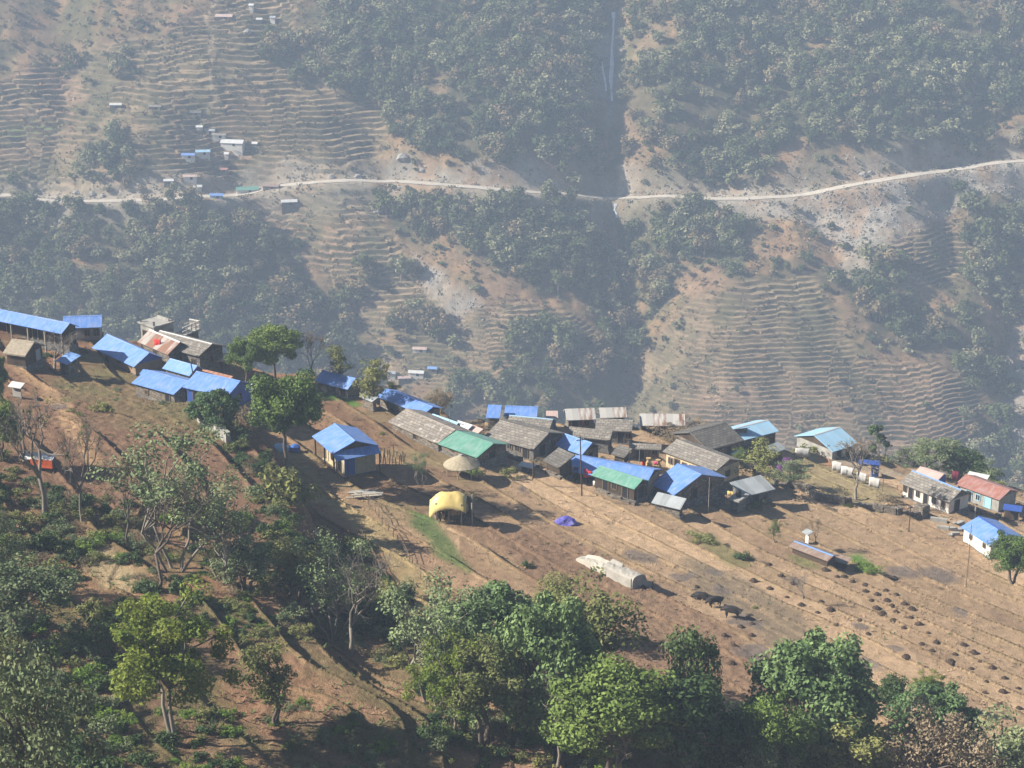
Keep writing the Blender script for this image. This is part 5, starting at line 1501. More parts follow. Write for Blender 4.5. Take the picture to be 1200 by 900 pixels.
# white tarp stack with straw on the skyline
x, y, z = near(557, 491)
st = thing('tarp_stack', 'straw stack under a white tarp on the skyline beside a blue roof', 'haystack', (x, y, z))
m = MB(); m.lathe((x, y, z - .2), [(1.15, 0), (1.25, .8), (1.0, 1.5), (.5, 1.9)], 12, .8, .15); m.build('hay', STRAW, st)
m = MB(); m.lathe((x, y, z + .75), [(1.75, 0), (1.35, .55), (.75, 1.05), (.15, 1.25)], 12, .85, .22); m.build('tarp', WHITEC, st)
m = MB(); m.lathe((x, y + .3, z + 1.75), [(.6, 0), (.62, .35), (.4, .7), (.1, .8)], 9, .9, .3); m.build('straw_cap', STRAW, st)

# round thatched hut
x, y, z = near(541, 556)
rh = thing('round_hut', 'round conical thatched shelter on posts beside the green roofed house', 'hut', (x, y, z))
m = MB(); m.lathe((x, y, z + 1.15), [(2.0, 0), (1.98, .12), (1.3, .55), (.6, .92), (.16, 1.12)], 24, 1, .04); m.build('roof', plain('grey_thatch', (.36, .31, .22), .35, 4), rh)
m = MB(); m.lathe((x, y, z + 2.22), [(.26, 0), (.22, .14), (.05, .2)], 8); m.build('roof_cap', CONC, rh)
for k in range(7):
    t_ = k * 2 * math.pi / 7; m = MB(); px_, py_ = x + 1.7 * math.cos(t_), y + 1.7 * math.sin(t_)
    m.tube([(px_, py_, float(Hn(px_, py_)) - .3), (px_, py_, z + 1.3)], .07, 6); m.build('post', PALEWOOD, rh)

# lumber pile, rough pen
x, y, z = near(428, 581)
lp = thing('plank_pile', 'stack of grey weathered planks below the mat walled house', 'planks', (x, y, z))
rs = random.Random(5)
for k in range(13):
    m = MB(); a_ = R(rs.uniform(-12, 12)); m.box((x + rs.uniform(-.5, .5), y - .9 + (k % 5) * .42, z + .02 + (k // 5) * .16 + rs.random() * .03), 2.8, .38, .07, a_); m.build('plank', PALEWOOD if k % 3 else CONC, lp)
x, y, z = near(459, 540)
pn = thing('stick_pen', 'small pen of dark upright sticks right of the mat walled house', 'pen', (x, y, z))
for k in range(22):
    t_ = k * 2 * math.pi / 22; px_, py_ = x + 1.35 * math.cos(t_), y + 1.2 * math.sin(t_); g_ = float(Hn(px_, py_))
    m = MB(); m.tube([(px_, py_, g_ - .2), (px_ + rs.uniform(-.15, .15), py_ + rs.uniform(-.15, .15), g_ + rs.uniform(.8, 1.4))], .045, 5); m.build('stick', WOODD, pn)

# purple tarp heap
x, y, z = near(664, 613)
m = MB(); m.lathe((x, y, z - .05), [(1.35, 0), (1.15, .25), (.75, .62), (.2, .85)], 14, .6, .35, R(-8))
o = link(bpy.data.objects.new('tarp_heap', m.mesh('tarp_heap', PURPLE, False, (x, y, z)))); o.location = (x, y, z); tag(o, 'blue and purple tarp thrown over a heap in the open field', 'tarp')

# sheeted tunnel in the field
def ground_pts(pxs): return [near(*p) for p in pxs]
A_, B_ = Vector(near(684, 655)), Vector(near(752, 687))
ax = (B_ - A_); LT = ax.length; ax.normalize(); sd_ = Vector((ax.y, -ax.x, 0)).normalized()
if sd_.y > 0: sd_ = -sd_
cT = (A_ + B_) / 2
tn = thing('sheeted_tunnel', 'long low tunnel covered in pale and grey sheeting lying in the open field', 'tunnel', (cT.x, cT.y, float(Hn(cT.x, cT.y))))
def tunnel_sheet(t0, t1, hw, hh, mat, name, rs, zoff=0):
    m = MB(); n1, n2 = 14, 10
    for i in range(n1 + 1):
        f = t0 + (t1 - t0) * i / n1; c0 = A_ + (B_ - A_) * f
        for j in range(n2 + 1):
            an = math.pi * j / n2; s_ = -math.cos(an) * hw * (1 if f > .25 else .8 + .2 * f / .25); q = c0 + sd_ * s_
            hgt = hh * (math.sin(an) ** .35 if 0 < j < n2 else 0) * (1 if f > .3 else .35 + .65 * f / .3)
            m.v.append((q.x, q.y, float(Hn(q.x, q.y)) + hgt + rs.uniform(-.04, .04) + zoff))
    for i in range(n1):
        for j in range(n2): q = i * (n2 + 1) + j; m.f.append((q, q + n2 + 1, q + n2 + 2, q + 1)); m.uv.append([(0, 0)] * 4)
    if t1 == 1: m.f.append(tuple(n1 * (n2 + 1) + j for j in range(n2 + 1))); m.uv.append([(0, 0)] * (n2 + 1))
    m.build(name, mat, tn)
rs = random.Random(2)
tunnel_sheet(0, .55, 1.3, .8, PALES, 'white_sheet', rs, .03)
tunnel_sheet(.5, 1, 1.25, 1.3, GREYP, 'grey_sheet', rs)
m = MB(); e = B_ + ax * .04
for j, s_ in enumerate((-1.4, 1.4)): 
    q = e + sd_ * s_; m.box((q.x, q.y, float(Hn(q.x, q.y)) - .2), .09, .09, 1.3)
m.build('end_post', WOODD, tn)

# pole-built things
def pole(px, py, top, label, cross=True, r=.09, mat=None, lean=0):
    x, y, z = near(px, py); dep = y * CP - z * SP
    h = (py - top) * dep / FPX / math.cos(math.atan2(-z, y))
    root = thing('utility_pole', label, 'pole', (x, y, z))
    m = MB(); m.tube([(x, y, z - .4), (x + lean * h, y, z + h)], [r, r * .7], 8); m.build('pole', mat or WOODD, root)
    if cross:
        m = MB(); m.box((x + lean * h * .93, y, z + h * .93), .9, .08, .08, .3); m.build('crossarm', WOODD, root)
        for k in (-1, 1):
            m = MB(); m.lathe((x + lean * h * .93 + k * .35, y + k * .1, z + h * .93 + .08), [(.05, 0), (.06, .06), (.03, .14)], 8); m.build('insulator', WHITE, root)
    return x + lean * h, y, z + h
p1 = pole(682, 581, 512, 'dark utility pole at the field edge in front of the long blue roof', lean=-.04)
m = MB(); 
p2 = pole(233, 470, 424, 'leaning dark pole between the twin blue roofs at the left', lean=-.14, cross=False)
p3 = pole(1132, 688, 616, 'thin tall pole standing in the field before the whitewashed house', cross=False, r=.05, mat=WOOD)
p4 = pole(1065, 622, 592, 'short pole in the field below the stone wall', cross=True, r=.06)
p5 = pole(784, 578, 530, 'thin grey pole in front of the broad blue roof', cross=False, r=.04, mat=CONC)
p6 = pole(527, 520, 480, 'thin grey pole between light blue roof and pale slate roof', cross=False, r=.04, mat=CONC)
p7 = pole(749, 545, 508, 'thin pale pole in the central yard', cross=False, r=.035, mat=CONC)
p8 = pole(830, 600, 560, 'thin bamboo pole at the corner near the orange cloth', cross=False, r=.04, mat=PALEWOOD)
p9 = pole(625, 560, 542, 'dark gate post beside the low grey stone hut', cross=False, r=.13)
p10 = pole(1142, 610, 594, 'square pale gate post by the road steps', cross=False, r=.12, mat=CONC)

# fence of stakes and rails along the path
def fence(pts, label, step=1.6, hh=1.0, mat=None, name='stake_fence'):
    P = [Vector(near(*p)) for p in pts]
    root = thing(name, label, 'fence', P[len(P) // 2])
    acc = []
    for a_, b_ in zip(P[:-1], P[1:]):
        n = max(1, int((b_ - a_).length / step))
        for i in range(n): acc.append(a_ + (b_ - a_) * i / n)
    acc.append(P[-1])
    tops = []
    for q in acc:
        g_ = float(Hn(q.x, q.y)); tp = Vector((q.x + random.uniform(-.12, .12), q.y, g_ + hh * random.uniform(.8, 1.15)))
        m = MB(); m.tube([(q.x, q.y, g_ - .3), tp], .035, 5); m.build('stake', mat or WOOD, root); tops.append(tp)
    for k in (.55, .85):
        m = MB(); m.tube([Vector((t_.x, t_.y, t_.z - hh * (1 - k))) for t_ in tops], .025, 5); m.build('rail', mat or WOOD, root)
fence([(423, 585), (440, 600), (456, 622), (472, 645), (487, 668), (500, 690)], 'stake and rail fence along the right side of the grassy path')
fence([(425, 628), (432, 645), (440, 660), (462, 690), (472, 712)], 'broken low fence of leaning stakes left of the grassy path', 2.0, .8)
fence([(1052, 575), (1030, 570), (1008, 562), (975, 550)], 'thin pale fence behind the hanging white sheets', 2.0, .8)

# stone walls in the field
def stone_wall(pts, hh, th, label, mat=None):
    P = [Vector(near(*p)) for p in pts]; m = MB(); rs = random.Random(len(pts))
    Q = []
    for a_, b_ in zip(P[:-1], P[1:]):
        n = max(1, int((b_ - a_).length / .7))
        Q += [a_ + (b_ - a_) * i / n for i in range(n)]
    Q.append(P[-1])
    for i in range(len(Q) - 1):
        a_, b_ = Q[i], Q[i + 1]; d = (b_ - a_); d.z = 0; L = d.length
        if L < .05: continue
        c0 = (a_ + b_) / 2; g_ = min(float(Hn(a_.x, a_.y)), float(Hn(b_.x, b_.y))) - .3
        m.box((c0.x, c0.y, g_), L * .985, th * rs.uniform(.85, 1.15), hh + .3 + rs.uniform(-.12, .12), math.atan2(d.y, d.x))
    cc = Q[len(Q) // 2]
    o = link(bpy.data.objects.new('stone_wall', m.mesh('stone_wall', mat or STONE, False, tuple(cc)))); o.location = cc
    tag(o, label, 'wall')
stone_wall([(946, 577), (962, 588), (990, 592), (1020, 598), (1050, 603), (1080, 607)], .9, .6, 'long dry stone wall between upper green and the big field')
stone_wall([(905, 570), (925, 571), (946, 576)], .9, .6, 'short dry stone wall joining the silvery hut to the long wall')
stone_wall([(1075, 607), (1080, 605), (1083, 607)], 1.6, 1.4, 'stub of thick stone wall at the end of the long wall')
stone_wall([(1090, 610), (1110, 613), (1128, 614)], .5, .5, 'upper stone step wall by the whitewashed house', CONC)
stone_wall([(1098, 619), (1112, 621), (1127, 622)], .4, .5, 'middle stone step wall by the whitewashed house', CONC)
stone_wall([(1105, 625), (1115, 627), (1124, 627)], .3, .5, 'lowest stone step wall by the whitewashed house', CONC)
stone_wall([(832, 572), (845, 568), (858, 566)], .6, .4, 'short curved wall left of the silvery hut')
stone_wall([(640, 553), (658, 561), (672, 562)], .4, .5, 'low rubble wall at the field edge before the dark lean-to')
stone_wall([(700, 575), (720, 584), (745, 592)], .35, .5, 'low rubble edge below the green roofed house')
stone_wall([(233, 493), (250, 505), (268, 520)], 1.2, .5, 'pale retaining wall below the clipped bushy tree', CONC)
stone_wall([(775, 508), (800, 512), (815, 513)], .6, .5, 'low wall in front of the brown scrub')

# hanging white sheets on a line
line = [(940, 535, 17), (980, 551, 11), (992, 557, 15), (1009, 564, 12), (1024, 571, 13)]
labs = ['white sheet with tan edge hanging left of the light blue roofed house', 'leftmost of the four white sheets drying in a row', 'widest of the four white sheets drying in a row', 'third white sheet in the row, just right of the twiggy tree', 'rightmost of the four white sheets, with red hem']
for k, (px, py, w) in enumerate(line):
    x, y, z = near(px, py + 3); dep = y * CP - z * SP; ww = w * dep / FPX
    an = R(-30) if k else R(-8)
    m = MB(); n1 = 8; 
    for i in range(n1 + 1):
        a_ = (i / n1 - .5) * ww; wv_ = .025 * math.sin(i * 1.9 + k)
        for j, zz in enumerate((.25, .9, 1.55)):
            m.v.append((x + a_ * math.cos(an) - wv_ * (2 - j) * .5 * math.sin(an), y + a_ * math.sin(an) + wv_ * (2 - j) * .5, z + zz - .04 * math.cos(i)))
    for i in range(n1):
        for j in range(2): q = i * 3 + j; m.f.append((q, q + 3, q + 4, q + 1)); m.uv.append([(0, 0)] * 4)
    o = link(bpy.data.objects.new('white_sheet', m.mesh('white_sheet', WHITEC, True, (x, y, z)))); o.location = (x, y, z)
    o.modifiers.new('thick', 'SOLIDIFY').thickness = .015
    tag(o, labs[k], 'sheet', 'white sheets on the washing line')
Ls, Le = Vector(near(972, 552)), Vector(near(1034, 576))
cl = thing('washing_line', 'washing line strung between two thin posts, carrying white sheets', 'washing line', Ls)
for q in (Ls, Le):
    m = MB(); m.tube([(q.x, q.y, q.z - .3), (q.x, q.y, q.z + 1.75)], .05, 6); m.build('post', WOOD, cl)
m = MB(); m.tube([Ls + Vector((0, 0, 1.62)), (Ls + Le) / 2 + Vector((0, 0, 1.52)), Le + Vector((0, 0, 1.62))], .012, 4); m.build('line', PALEWOOD, cl)
# clothes under the long blue roof
def cloth(px, py, w, h, mat, label, up=1.2, an=-20, name='hanging_cloth', cat='cloth', group=None):
    x, y, z = near(px, py); dep = y * CP - z * SP; ww = w * dep / FPX; hh = h * dep / FPX / .9; a0 = R(an)
    m = MB(); n1 = 6
    for i in range(n1 + 1):
        a_ = (i / n1 - .5) * ww * (1 - .1 * (i % 2)); b_ = .05 * math.sin(i * 2.2)
        for zz in (0, hh * .5, hh): m.v.append((a_ * math.cos(a0) - b_ * math.sin(a0), a_ * math.sin(a0) + b_, zz + up - hh * .5))
    for i in range(n1):
        for j in range(2): q = i * 3 + j; m.f.append((q, q + 3, q + 4, q + 1)); m.uv.append([(0, 0)] * 4)
    o = link(bpy.data.objects.new(name, m.mesh(name, mat, True))); o.location = (x, y, z); o.modifiers.new('thick', 'SOLIDIFY').thickness = .03
    return tag(o, label, cat, group)
cloth(663, 561, 7, 8, DARKC, 'dark garments at the left end of the clothes under the long blue roof')
cloth(669, 562, 6, 8, PINKT, 'pale brown garment second from left under the long blue roof')
cloth(675, 563, 5, 8, DARKC, 'dark garment left of the utility pole under the long blue roof')
cloth(686, 566, 6, 10, PINKC, 'bright pink garment right of the utility pole')
cloth(691, 567, 5, 7, REDC, 'small red garment beside the bright pink one')
cloth(699, 571, 9, 6, WHITEC, 'white rag draped on the wall below the green roof corner', up=.4)
cloth(825, 583, 9, 14, ORANGEC, 'orange cloth hanging at the corner of the broad blue roofed house', up=1.6, an=60)
cloth(831, 588, 5, 7, ORANGEC, 'small orange cloth beside the larger one near the bamboo pole', up=1.0, an=30)
cloth(754, 549, 5, 6, REDC, 'red cloth on the line in the central yard', up=.6)
cloth(768, 570, 6, 4, PINKC, 'pink cloth lying on the broad blue roof edge', up=2.9)
cloth(1119, 567, 8, 10, MAROON, 'maroon cloth hanging behind the red roofed house', up=1.2)
cloth(186, 424, 9, 9, REDC, 'red plastic sheet on the corner of the striped brown roof', up=2.4)
cloth(680, 505, 9, 5, PINKC, 'faded pink cloth between rusty roof and slate roof', up=1.2)
cloth(1192, 602, 5, 10, ORANGET, 'brownish cloth at the dark open shelter', up=.9)
cloth(856, 583, 8, 5, YELLOWS, 'yellowish sacks in front of the silvery roofed hut', up=.5)

# water tanks, dishes, kiosk, drum
def tank(P, r, h, mat, label):
    root = thing('water_tank', label, 'tank', P)
    m = MB(); m.lathe(P, [(r * .95, 0), (r, h * .08), (r, h * .3), (r * .96, h * .33), (r, h * .36), (r, h * .8), (r * .7, h * .93), (r * .3, h)], 18); m.build('drum', mat, root)
    m = MB(); m.lathe((P[0], P[1], P[2] + h), [(r * .32, 0), (r * .3, .08), (r * .05, .1)], 12); m.build('lid', mat, root)
A3, B3, d_, n_, L_, w_, r_, z_, fl_ = root_info[[o.name for o in S.objects if o.get('label', '').startswith('long slate roofed house with cream')][0]]
P = A3 + d_ * (L_ * .86) - n_ * .9
g_ = float(Hn(P.x, P.y))
st = thing('tank_stand', 'stone stand carrying the black tank before the cream wall', 'stand', (P.x, P.y, g_)); m = MB(); m.box((P.x, P.y, g_ - .4), 1.0, 1.0, 1.6); m.build('plinth', STONE, st)
tank((P.x, P.y, g_ + 1.203), .5, 1.1, BLACKP, 'black water tank on a stand before the cream walled house')
q = r12
A3, B3, d_, n_, L_, wd_, z_ = [None] * 7
fx = [o for o in S.objects if o.get('label', '').startswith('small flat white roofed annex')][0]
bb = [ch for ch in fx.children if ch.name.startswith('roof_slab')][0]
zz = max(v.co.z for v in bb.data.vertices) + fx.location.z
tank((fx.location.x, fx.location.y, zz + .003), .33, .8, BLACKP, 'black water drum on the flat white annex roof')
for k, (px, py) in enumerate([(297, 457), (303, 462)]):
    x, y, z = near(px, py + 16)
    root = thing('satellite_dish', ['upper white satellite dish beside the blue gabled house', 'lower white satellite dish nearest the smaller upright tree'][k], 'dish', (x, y, z))
    hgt = 1.5
    m = MB(); m.tube([(x, y, z - .2), (x, y, z + hgt)], .05, 6); m.build('mast', CONC, root)
    m = MB(); nrm = Vector((-.5, -.7, .5)).normalized(); a_ = nrm.cross(Vector((0, 0, 1))).normalized(); b_ = nrm.cross(a_); c0 = Vector((x, y, z + hgt + .3))
    for i, rr in enumerate((.02, .3, .6)):
        for j in range(14):
            t_ = 2 * math.pi * j / 14; m.v.append(tuple(c0 + a_ * rr * math.cos(t_) + b_ * rr * math.sin(t_) + nrm * rr * rr * .45))
    for i in range(2):
        for j in range(14): m.f.append((i * 14 + j, i * 14 + (j + 1) % 14, (i + 1) * 14 + (j + 1) % 14, (i + 1) * 14 + j)); m.uv.append([(0, 0)] * 4)
    o = m.build('dish', WHITEC, root, True); o.modifiers.new('t', 'SOLIDIFY').thickness = .03
    m = MB(); m.tube([c0 + nrm * .1, c0 + nrm * .55], .02, 5); m.build('feed_arm', CONC, root)
x, y, z = near(1023, 559)
root = thing('kiosk', 'small blue shelter with flat blue roof and dark blue panel by the parking ground', 'shelter', (x, y, z))
m = MB(); m.box((x - .6, y, z + 2.0), 2.8, 1.6, .12, R(-10)); m.build('roof', BLUEW, root)
m = MB(); m.box((x + .2, y, z - .3), .9, .5, 2.295); m.build('panel', BLUEP, root)
for a_, b_ in ((-1.8, .2), (-1.6, .9), (.55, .4)):
    m = MB(); m.tube([(x + a_, y + b_, z - .3), (x + a_, y + b_, z + 2.0)], .05, 6); m.build('post', WOODD, root)
# firewood and bundles in the yards
for k, (px, py, s, lab) in enumerate([(760, 548, .8, 'small stook of straw in the central yard, left one'), (771, 550, .8, 'small stook of straw in the central yard, right one')]):
    x, y, z = near(px, py); m = MB(); m.lathe((0, 0, -.1), [(s * .7, 0), (s * .55, s * .6), (s * .25, s * 1.3), (s * .4, s * 1.7)], 10, 1, .25)
    o = link(bpy.data.objects.new('straw_stook', m.mesh('straw_stook', STRAW))); o.location = (x, y, z); tag(o, lab, 'straw')
# blue plastic sheet under the broad tree
x, y, z = near(332, 528)
bt = thing('blue_tank_cover', 'crumpled pale and blue sheet on the ground under the broad crowned tree', 'tarp', (x, y, z))
m = MB(); m.lathe((x - .3, y, z + .1), [(1.1, 0), (1.0, .35), (.6, .6), (.1, .7)], 12, .7, .3); m.build('pale_sheet', LBLUE, bt)
m = MB(); m.lathe((x + 1.3, y - .1, z), [(.6, 0), (.55, .5), (.3, .75), (.05, .8)], 10, .8, .3); m.build('blue_sheet', BLUEP, bt)

# ------------------------------------------------------------------ straw tufts and clods over the near ground (uncountable)
Xg, Yg, Zg, lw, dg, dr, Cg = NEAR_G
N = 42000
ii = rng.integers(60, Xg.shape[0] - 110, N); jj = rng.integers(90, Xg.shape[1] - 90, N)
x = Xg[ii, jj] + rng.normal(size=N) * .08; y = Yg[ii, jj] + rng.normal(size=N) * .08; z = Zg[ii, jj]
dens = np.clip(.35 + fbm(x / 6, y / 6, 201, 3), .05, 1)
keep = (rng.random(N) < dens) & (dr[ii, jj] < .5)
x, y, z, lo = x[keep], y[keep], z[keep], lw[ii, jj][keep]
n = len(x); K = 3
cx = np.repeat(np.stack([x, y, z], 1), K, 0)
an = rng.random(n * K) * 6.28; hgt = (.06 + .11 * rng.random(n * K)) * np.repeat(1 + .6 * lo, K); wd = .05 + .05 * rng.random(n * K)
dx = np.stack([np.cos(an), np.sin(an), 0 * an], 1); lean = np.stack([np.cos(an + 1.5) * 1.6, np.sin(an + 1.5) * 1.6, .8 + 0 * an], 1)
b0 = cx - dx * wd[:, None] - [0, 0, .03]; b1 = cx + dx * wd[:, None] - [0, 0, .03]; tp = cx + lean * hgt[:, None]
V = np.stack([b0, b1, tp + dx * wd[:, None] * .5, tp - dx * wd[:, None] * .5], 1).reshape(-1, 3)
cg = Cg[ii, jj][keep] * (.8 + .35 * rng.random((n, 1)))
gr = (rng.random(n) < .03 + .5 * lo)[:, None]
cg = np.where(gr, np.array([.10, .125, .045]) * (.7 + .7 * rng.random((n, 1))), cg)
me = np_mesh('grass_tufts', V, np.arange(len(V)).reshape(-1, 4), M_near, False, np.clip(np.repeat(cg, K * 4, 0), .01, .9))
tag(link(bpy.data.objects.new('grass_tufts', me)), 'short dry grass, straw and clods over the terraced fields', 'grass', kind='stuff')

# ------------------------------------------------------------------ far forest
def far_tree_mesh(seed, n, lm, w=.5, tall=1.0, ls=.085):
    rs = np.random.default_rng(seed)
    cs = []
    for _ in range(9):
        v = rs.normal(size=3); v /= np.linalg.norm(v); cs.append(np.array([0, 0, .58]) + v * np.array([w * .62, w * .62, .27]) * (.5 + .5 * rs.random()))
    V, F_, c = leaves(np.array(cs), .20 * (.7 + .6 * rs.random(9)), n, ls, rs, outw=1.0, asp=.75)
    V[:, 2] *= tall
    return V, F_, c
FT = []
for k in range(5):
    V, F_, c = far_tree_mesh(300 + k, 38, None, .5 if k < 4 else .3, ls=.048)
    FT.append((V, F_, c))
FTS = [far_tree_mesh(320 + k, 9, None, .5, ls=.11) for k in range(5)]
H0f = fo
gy, gx = np.gradient(Y2, axis=0), np.gradient(X2, axis=1)
area = gy * gx
inx = (np.abs(X2 / Y2) < .36)
scrub = 1.0 * (1 - TT) * sstep(-.35, .35, fbm(X2 / 9, Y2 / 9, 161, 3)) + (.25 + 1.1 * (RR > .6)) * .25 * TT * sstep(-.3, .4, fbm(X2 / 12, Y2 / 12, 163, 3)) + .20 * TT * sstep(.0, .5, fbm(X2 / 18, Y2 / 18, 151, 4)) + .04
cl_ = sstep(-.35, .2, fbm(X2 / 24, Y2 / 24, 211, 4))
wgt = area * (np.clip(fo, 0, 1.2) * (.35 + .65 * cl_) * (1 - .9 * TT * (fo < .5)) + scrub * .35) * (RD > 6.5) * (1 - .6 * scr) * (1 - .35 * ba) * inx * (Z2 > -348)
wgt = np.where((fo > .5), wgt, wgt * .8)
# keep roofs and threads of water free
for o in list(S.objects):
    if o.name.startswith('far_house'):
        d2 = np.hypot(X2 - o.location.x, (Y2 - o.location.y) * 1.0 + 4)
        wgt = wgt * (d2 > 9)
for pts in ([(719, -30), (717, 75), (717, 122)], [(722, 232), (722, 258)], [(716, 150), (722, 220)]):
    xs_, ys_ = march([p[0] for p in pts], [p[1] for p in pts], Hf, 480, 1300, 700)
    dd, _ = seg_dist(X2, Y2, list(zip(xs_, ys_))); wgt = wgt * (dd > 4)
wf = wgt.ravel() / wgt.sum()
NF = 17500
pick = rng.choice(len(wf), NF, replace=False, p=wf)
fx_, fy_, fz_ = X2.ravel()[pick], Y2.ravel()[pick], Z2.ravel()[pick]
ff = fo.ravel()[pick]
hh = np.where(ff > .5, 3.0 + 9.0 * rng.random(NF) ** 1.5, 1.0 + 4.2 * rng.random(NF) ** 2.5)
hh = hh * (.8 + .4 * vnoise(fx_ / 30, fy_ / 30, 215))
brownp = sstep(.05, .6, fbm(fx_ / 35, fy_ / 35, 217, 3)) * .55 + .10
kind_ = np.where(rng.random(NF) < brownp, 2, np.where(rng.random(NF) < .42 + .3 * fbm(fx_ / 30, fy_ / 30, 219, 2), 1, 0))
px_, py_, dp_ = project(fx_, fy_, fz_)
vis = (px_ > -10) & (px_ < 1210) & (py_ > -5) & (py_ < np.interp(px_, [0, 300, 440, 600, 1040, 1200], [380, 420, 450, 470, 530, 560]))
size = np.where(vis, hh / dp_, 0)
order = np.argsort(-size)
ind = order[:230]; rest = np.setdiff1d(np.arange(NF), ind)
FM = {}
for k in range(5):
    for m_, lm in enumerate((L_FAR1, L_FAR2, L_FARB)):
        FM[k, m_] = np_mesh('crown', *FT[k][:2], lm, False, FT[k][2])
tb = MB(); tb.tube([(0, 0, -.06), (.01, 0, .3), (0, .01, .7)], [.03, .022, .01], 5); TRF = tb.mesh('trunk', BARKP)
def side(px, py):
    a = 'left' if px < 400 else ('middle' if px < 800 else 'right')
    b = 'above the road' if py < 225 else 'below the road'
    return a, b
for q in ind:
    k = int(rng.integers(0, 5)); a, b = side(px_[q], py_[q]); kn = int(kind_[q])
    col_ = ['dark green', 'pale green', 'brown'][kn]
    root = thing('forest_tree', f'{col_} tree in the hazy wood {b}, {a} of the far slope', 'tree', (float(fx_[q]), float(fy_[q]), float(fz_[q])), f'{col_} trees {b}, {a} of the far slope')
    h = float(hh[q]); wv = h * random.uniform(.8, 1.15); root.scale = (wv, wv, h); root.rotation_euler = (0, 0, random.random() * 6.28)
    link(bpy.data.objects.new('crown', FM[k, kn]), root); link(bpy.data.objects.new('trunk', TRF), root)
for m_, (lm, nm, lab) in enumerate([(L_FAR1, 'forest', 'hazy dark green forest covering the far slope'), (L_FAR2, 'forest', 'hazy pale green woodland mixed over the far slope'), (L_FARB, 'scrub', 'brown leafed scrub and trees over the far slope')]):
    sel = rest[kind_[rest] == m_]
    VV, CC = [], []
    for k in range(10):
        s_ = sel[(hh[sel] > 4.2) == (k < 5)][k % 5::5]
        if not len(s_): continue
        V, F_, c = FT[k] if k < 5 else FTS[k - 5]
        a = rng.random(len(s_)) * 6.28; sc = hh[s_]; wv = sc * (.85 + .55 * rng.random(len(s_)))
        ca, sa = np.cos(a)[:, None], np.sin(a)[:, None]
        x_ = (V[None, :, 0] * ca - V[None, :, 1] * sa) * wv[:, None] + fx_[s_][:, None]
        y_ = (V[None, :, 0] * sa + V[None, :, 1] * ca) * wv[:, None] + fy_[s_][:, None]
        z_ = V[None, :, 2] * sc[:, None] + fz_[s_][:, None] - sc[:, None] * .12
        VV.append(np.stack([x_, y_, z_], -1).reshape(-1, 3))
        tv = np.clip(c[None, :, :] * .45 + .75 * rng.random((len(s_), 1, 1)), 0, 1)
        CC.append(tv.reshape(-1, 3))
    VV = np.concatenate(VV); CC = np.concatenate(CC)
    me = np_mesh(nm, VV, np.arange(len(VV)).reshape(-1, 4), lm, False, CC)
    tag(link(bpy.data.objects.new(nm, me)), lab, 'forest', kind='stuff')

# scrub clumps and loose rubble on the open parts of the far slope (uncountable)
def far_pick(w, n):
    w = (w * area * inx * (Y2 < 935) * (Y2 > 628)).ravel(); return rng.choice(w.size, n, replace=False, p=w / w.sum())
nf = np.clip(1 - fo * 1.1, 0, 1) * (RD > 3.2)
pk = far_pick(nf * (.25 + .75 * sstep(-.3, .3, fbm(X2 / 7, Y2 / 7, 231, 3))) * (1 + 2.0 * TT * (RR > .55)) * (1 - .5 * TT) * (1 - .4 * scr), 22000)
n = len(pk); K = 7
cx = np.repeat(np.stack([X2.ravel()[pk], Y2.ravel()[pk], Z2.ravel()[pk]], 1), K, 0)
sz = np.repeat(.35 + 1.0 * rng.random(n) ** 2.2, K)[:, None]
p = cx + rng.normal(size=(n * K, 3)) * sz * [.6, .6, .35] + np.array([0, 0, .3]) * sz
nr = rng.normal(size=(n * K, 3)) + [0, 0, .5]; nr /= np.linalg.norm(nr, axis=1)[:, None]
t1 = np.cross(nr, rng.normal(size=(n * K, 3))); t1 /= np.linalg.norm(t1, axis=1)[:, None]; t2 = np.cross(nr, t1)
q_ = sz * .42
V = np.stack([p - t1 * q_, p - t2 * q_ * .8, p + t1 * q_, p + t2 * q_ * .8], 1).reshape(-1, 3)
pal = np.array([(.11, .115, .05), (.15, .14, .065), (.24, .17, .10), (.30, .20, .11), (.08, .09, .04)])
cc = pal[rng.integers(0, 5, n)] * (.7 + .6 * rng.random((n, 1)))
me = np_mesh('scrub', V, np.arange(len(V)).reshape(-1, 4), M_far, False, np.repeat(cc, K * 4, 0))
tag(link(bpy.data.objects.new('scrub', me)), 'low dry scrub dotted over the terraces and open far slope', 'scrub', kind='stuff')
pk = far_pick((scr * 1.5 + .9 * cut + .05 * ba) * (RD > 3.0) * (.2 + sn), 9000)
n = len(pk)
oc = np.array([(1, 0, 0), (0, 1, 0), (-1, 0, 0), (0, -1, 0), (0, 0, .8), (0, 0, -.6)], float)
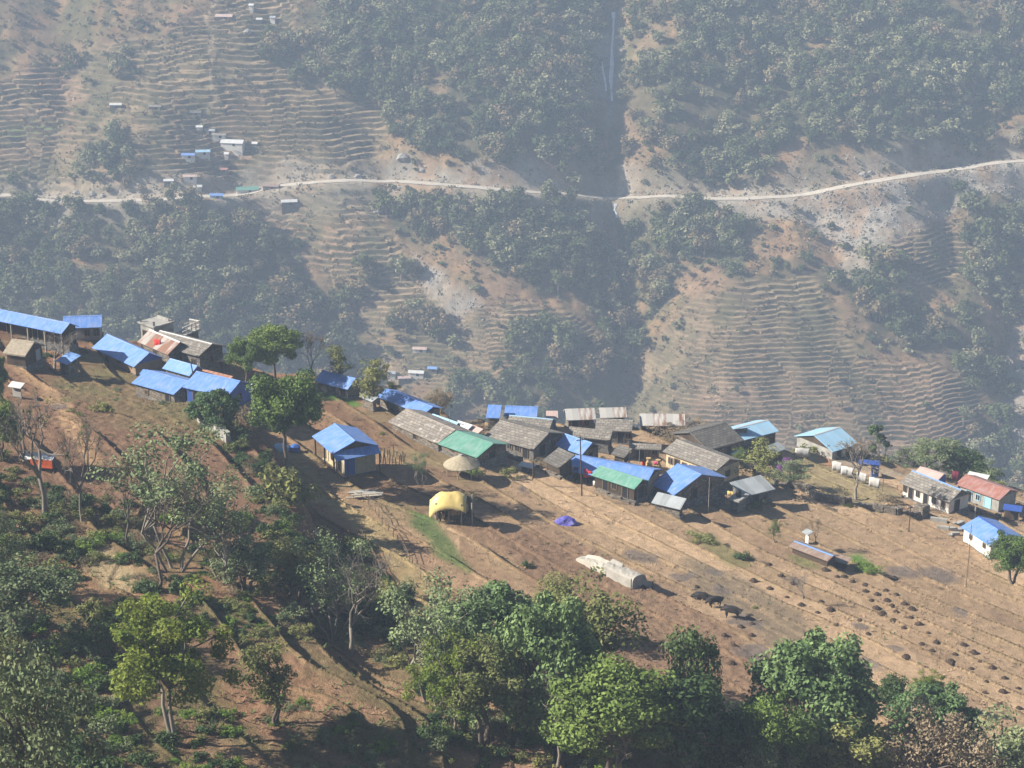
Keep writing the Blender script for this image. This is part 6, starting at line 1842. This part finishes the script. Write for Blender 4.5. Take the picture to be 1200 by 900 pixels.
fc = np.array([(0, 1, 4), (1, 2, 4), (2, 3, 4), (3, 0, 4), (1, 0, 5), (2, 1, 5), (3, 2, 5), (0, 3, 5)])
sz = (.12 + .55 * rng.random(n) ** 5)[:, None, None]
V = (oc[None] * (.6 + .8 * rng.random((n, 6, 1)))) * sz + np.stack([X2.ravel()[pk], Y2.ravel()[pk], Z2.ravel()[pk] + .1], 1)[:, None, :]
Fr = (fc[None] + 6 * np.arange(n)[:, None, None]).reshape(-1, 3)
me = np_mesh('rubble', V.reshape(-1, 3), Fr, ROCKM, False)
tag(link(bpy.data.objects.new('rubble', me)), 'pale loose rock rubble on the landslide scars beside the road', 'rubble', kind='stuff')

# ------------------------------------------------------------------ yard clutter
for k, (px, py, lab) in enumerate([(640, 531, 'stack of split firewood under the open timber gable'), (705, 524, 'firewood stack below the worn slate house'), (728, 548, 'firewood stack in the middle of the central yard'), (846, 566, 'firewood stack left of the silvery tin hut'), (1152, 592, 'firewood stack in front of the red roofed house'), (560, 520, 'firewood stack behind the green roofed house'), (240, 424, 'firewood stack between the grey house and the orange strip roof')]):
    x, y, z = near(px, py); m = MB(); rs = random.Random(k + 50)
    for j in range(26):
        a_ = rs.uniform(-1.0, 1.0); m.tube([(x + a_, y - .35, z + .05 + (j % 5) * .17), (x + a_ + rs.uniform(-.05, .05), y + .35, z + .05 + (j % 5) * .17)], .075, 5)
    o = link(bpy.data.objects.new('firewood_stack', m.mesh('firewood_stack', WOOD, False, (x, y, z)))); o.location = (x, y, z); tag(o, lab, 'firewood')
for pts, lab in [([(735, 546), (760, 556), (778, 560)], 'low yard wall running across the central yard'), ([(588, 534), (612, 541), (632, 548)], 'low yard wall below the large slate house'),
                 ([(1130, 595), (1150, 603), (1172, 606)], 'low terrace wall behind the whitewashed house'), ([(545, 513), (560, 520), (575, 527)], 'low yard wall behind the green roofed house'),
                 ([(60, 405), (85, 409), (104, 414)], 'low stone wall between the long shed and the small lean-to')]:
    stone_wall(pts, .5, .45, lab)
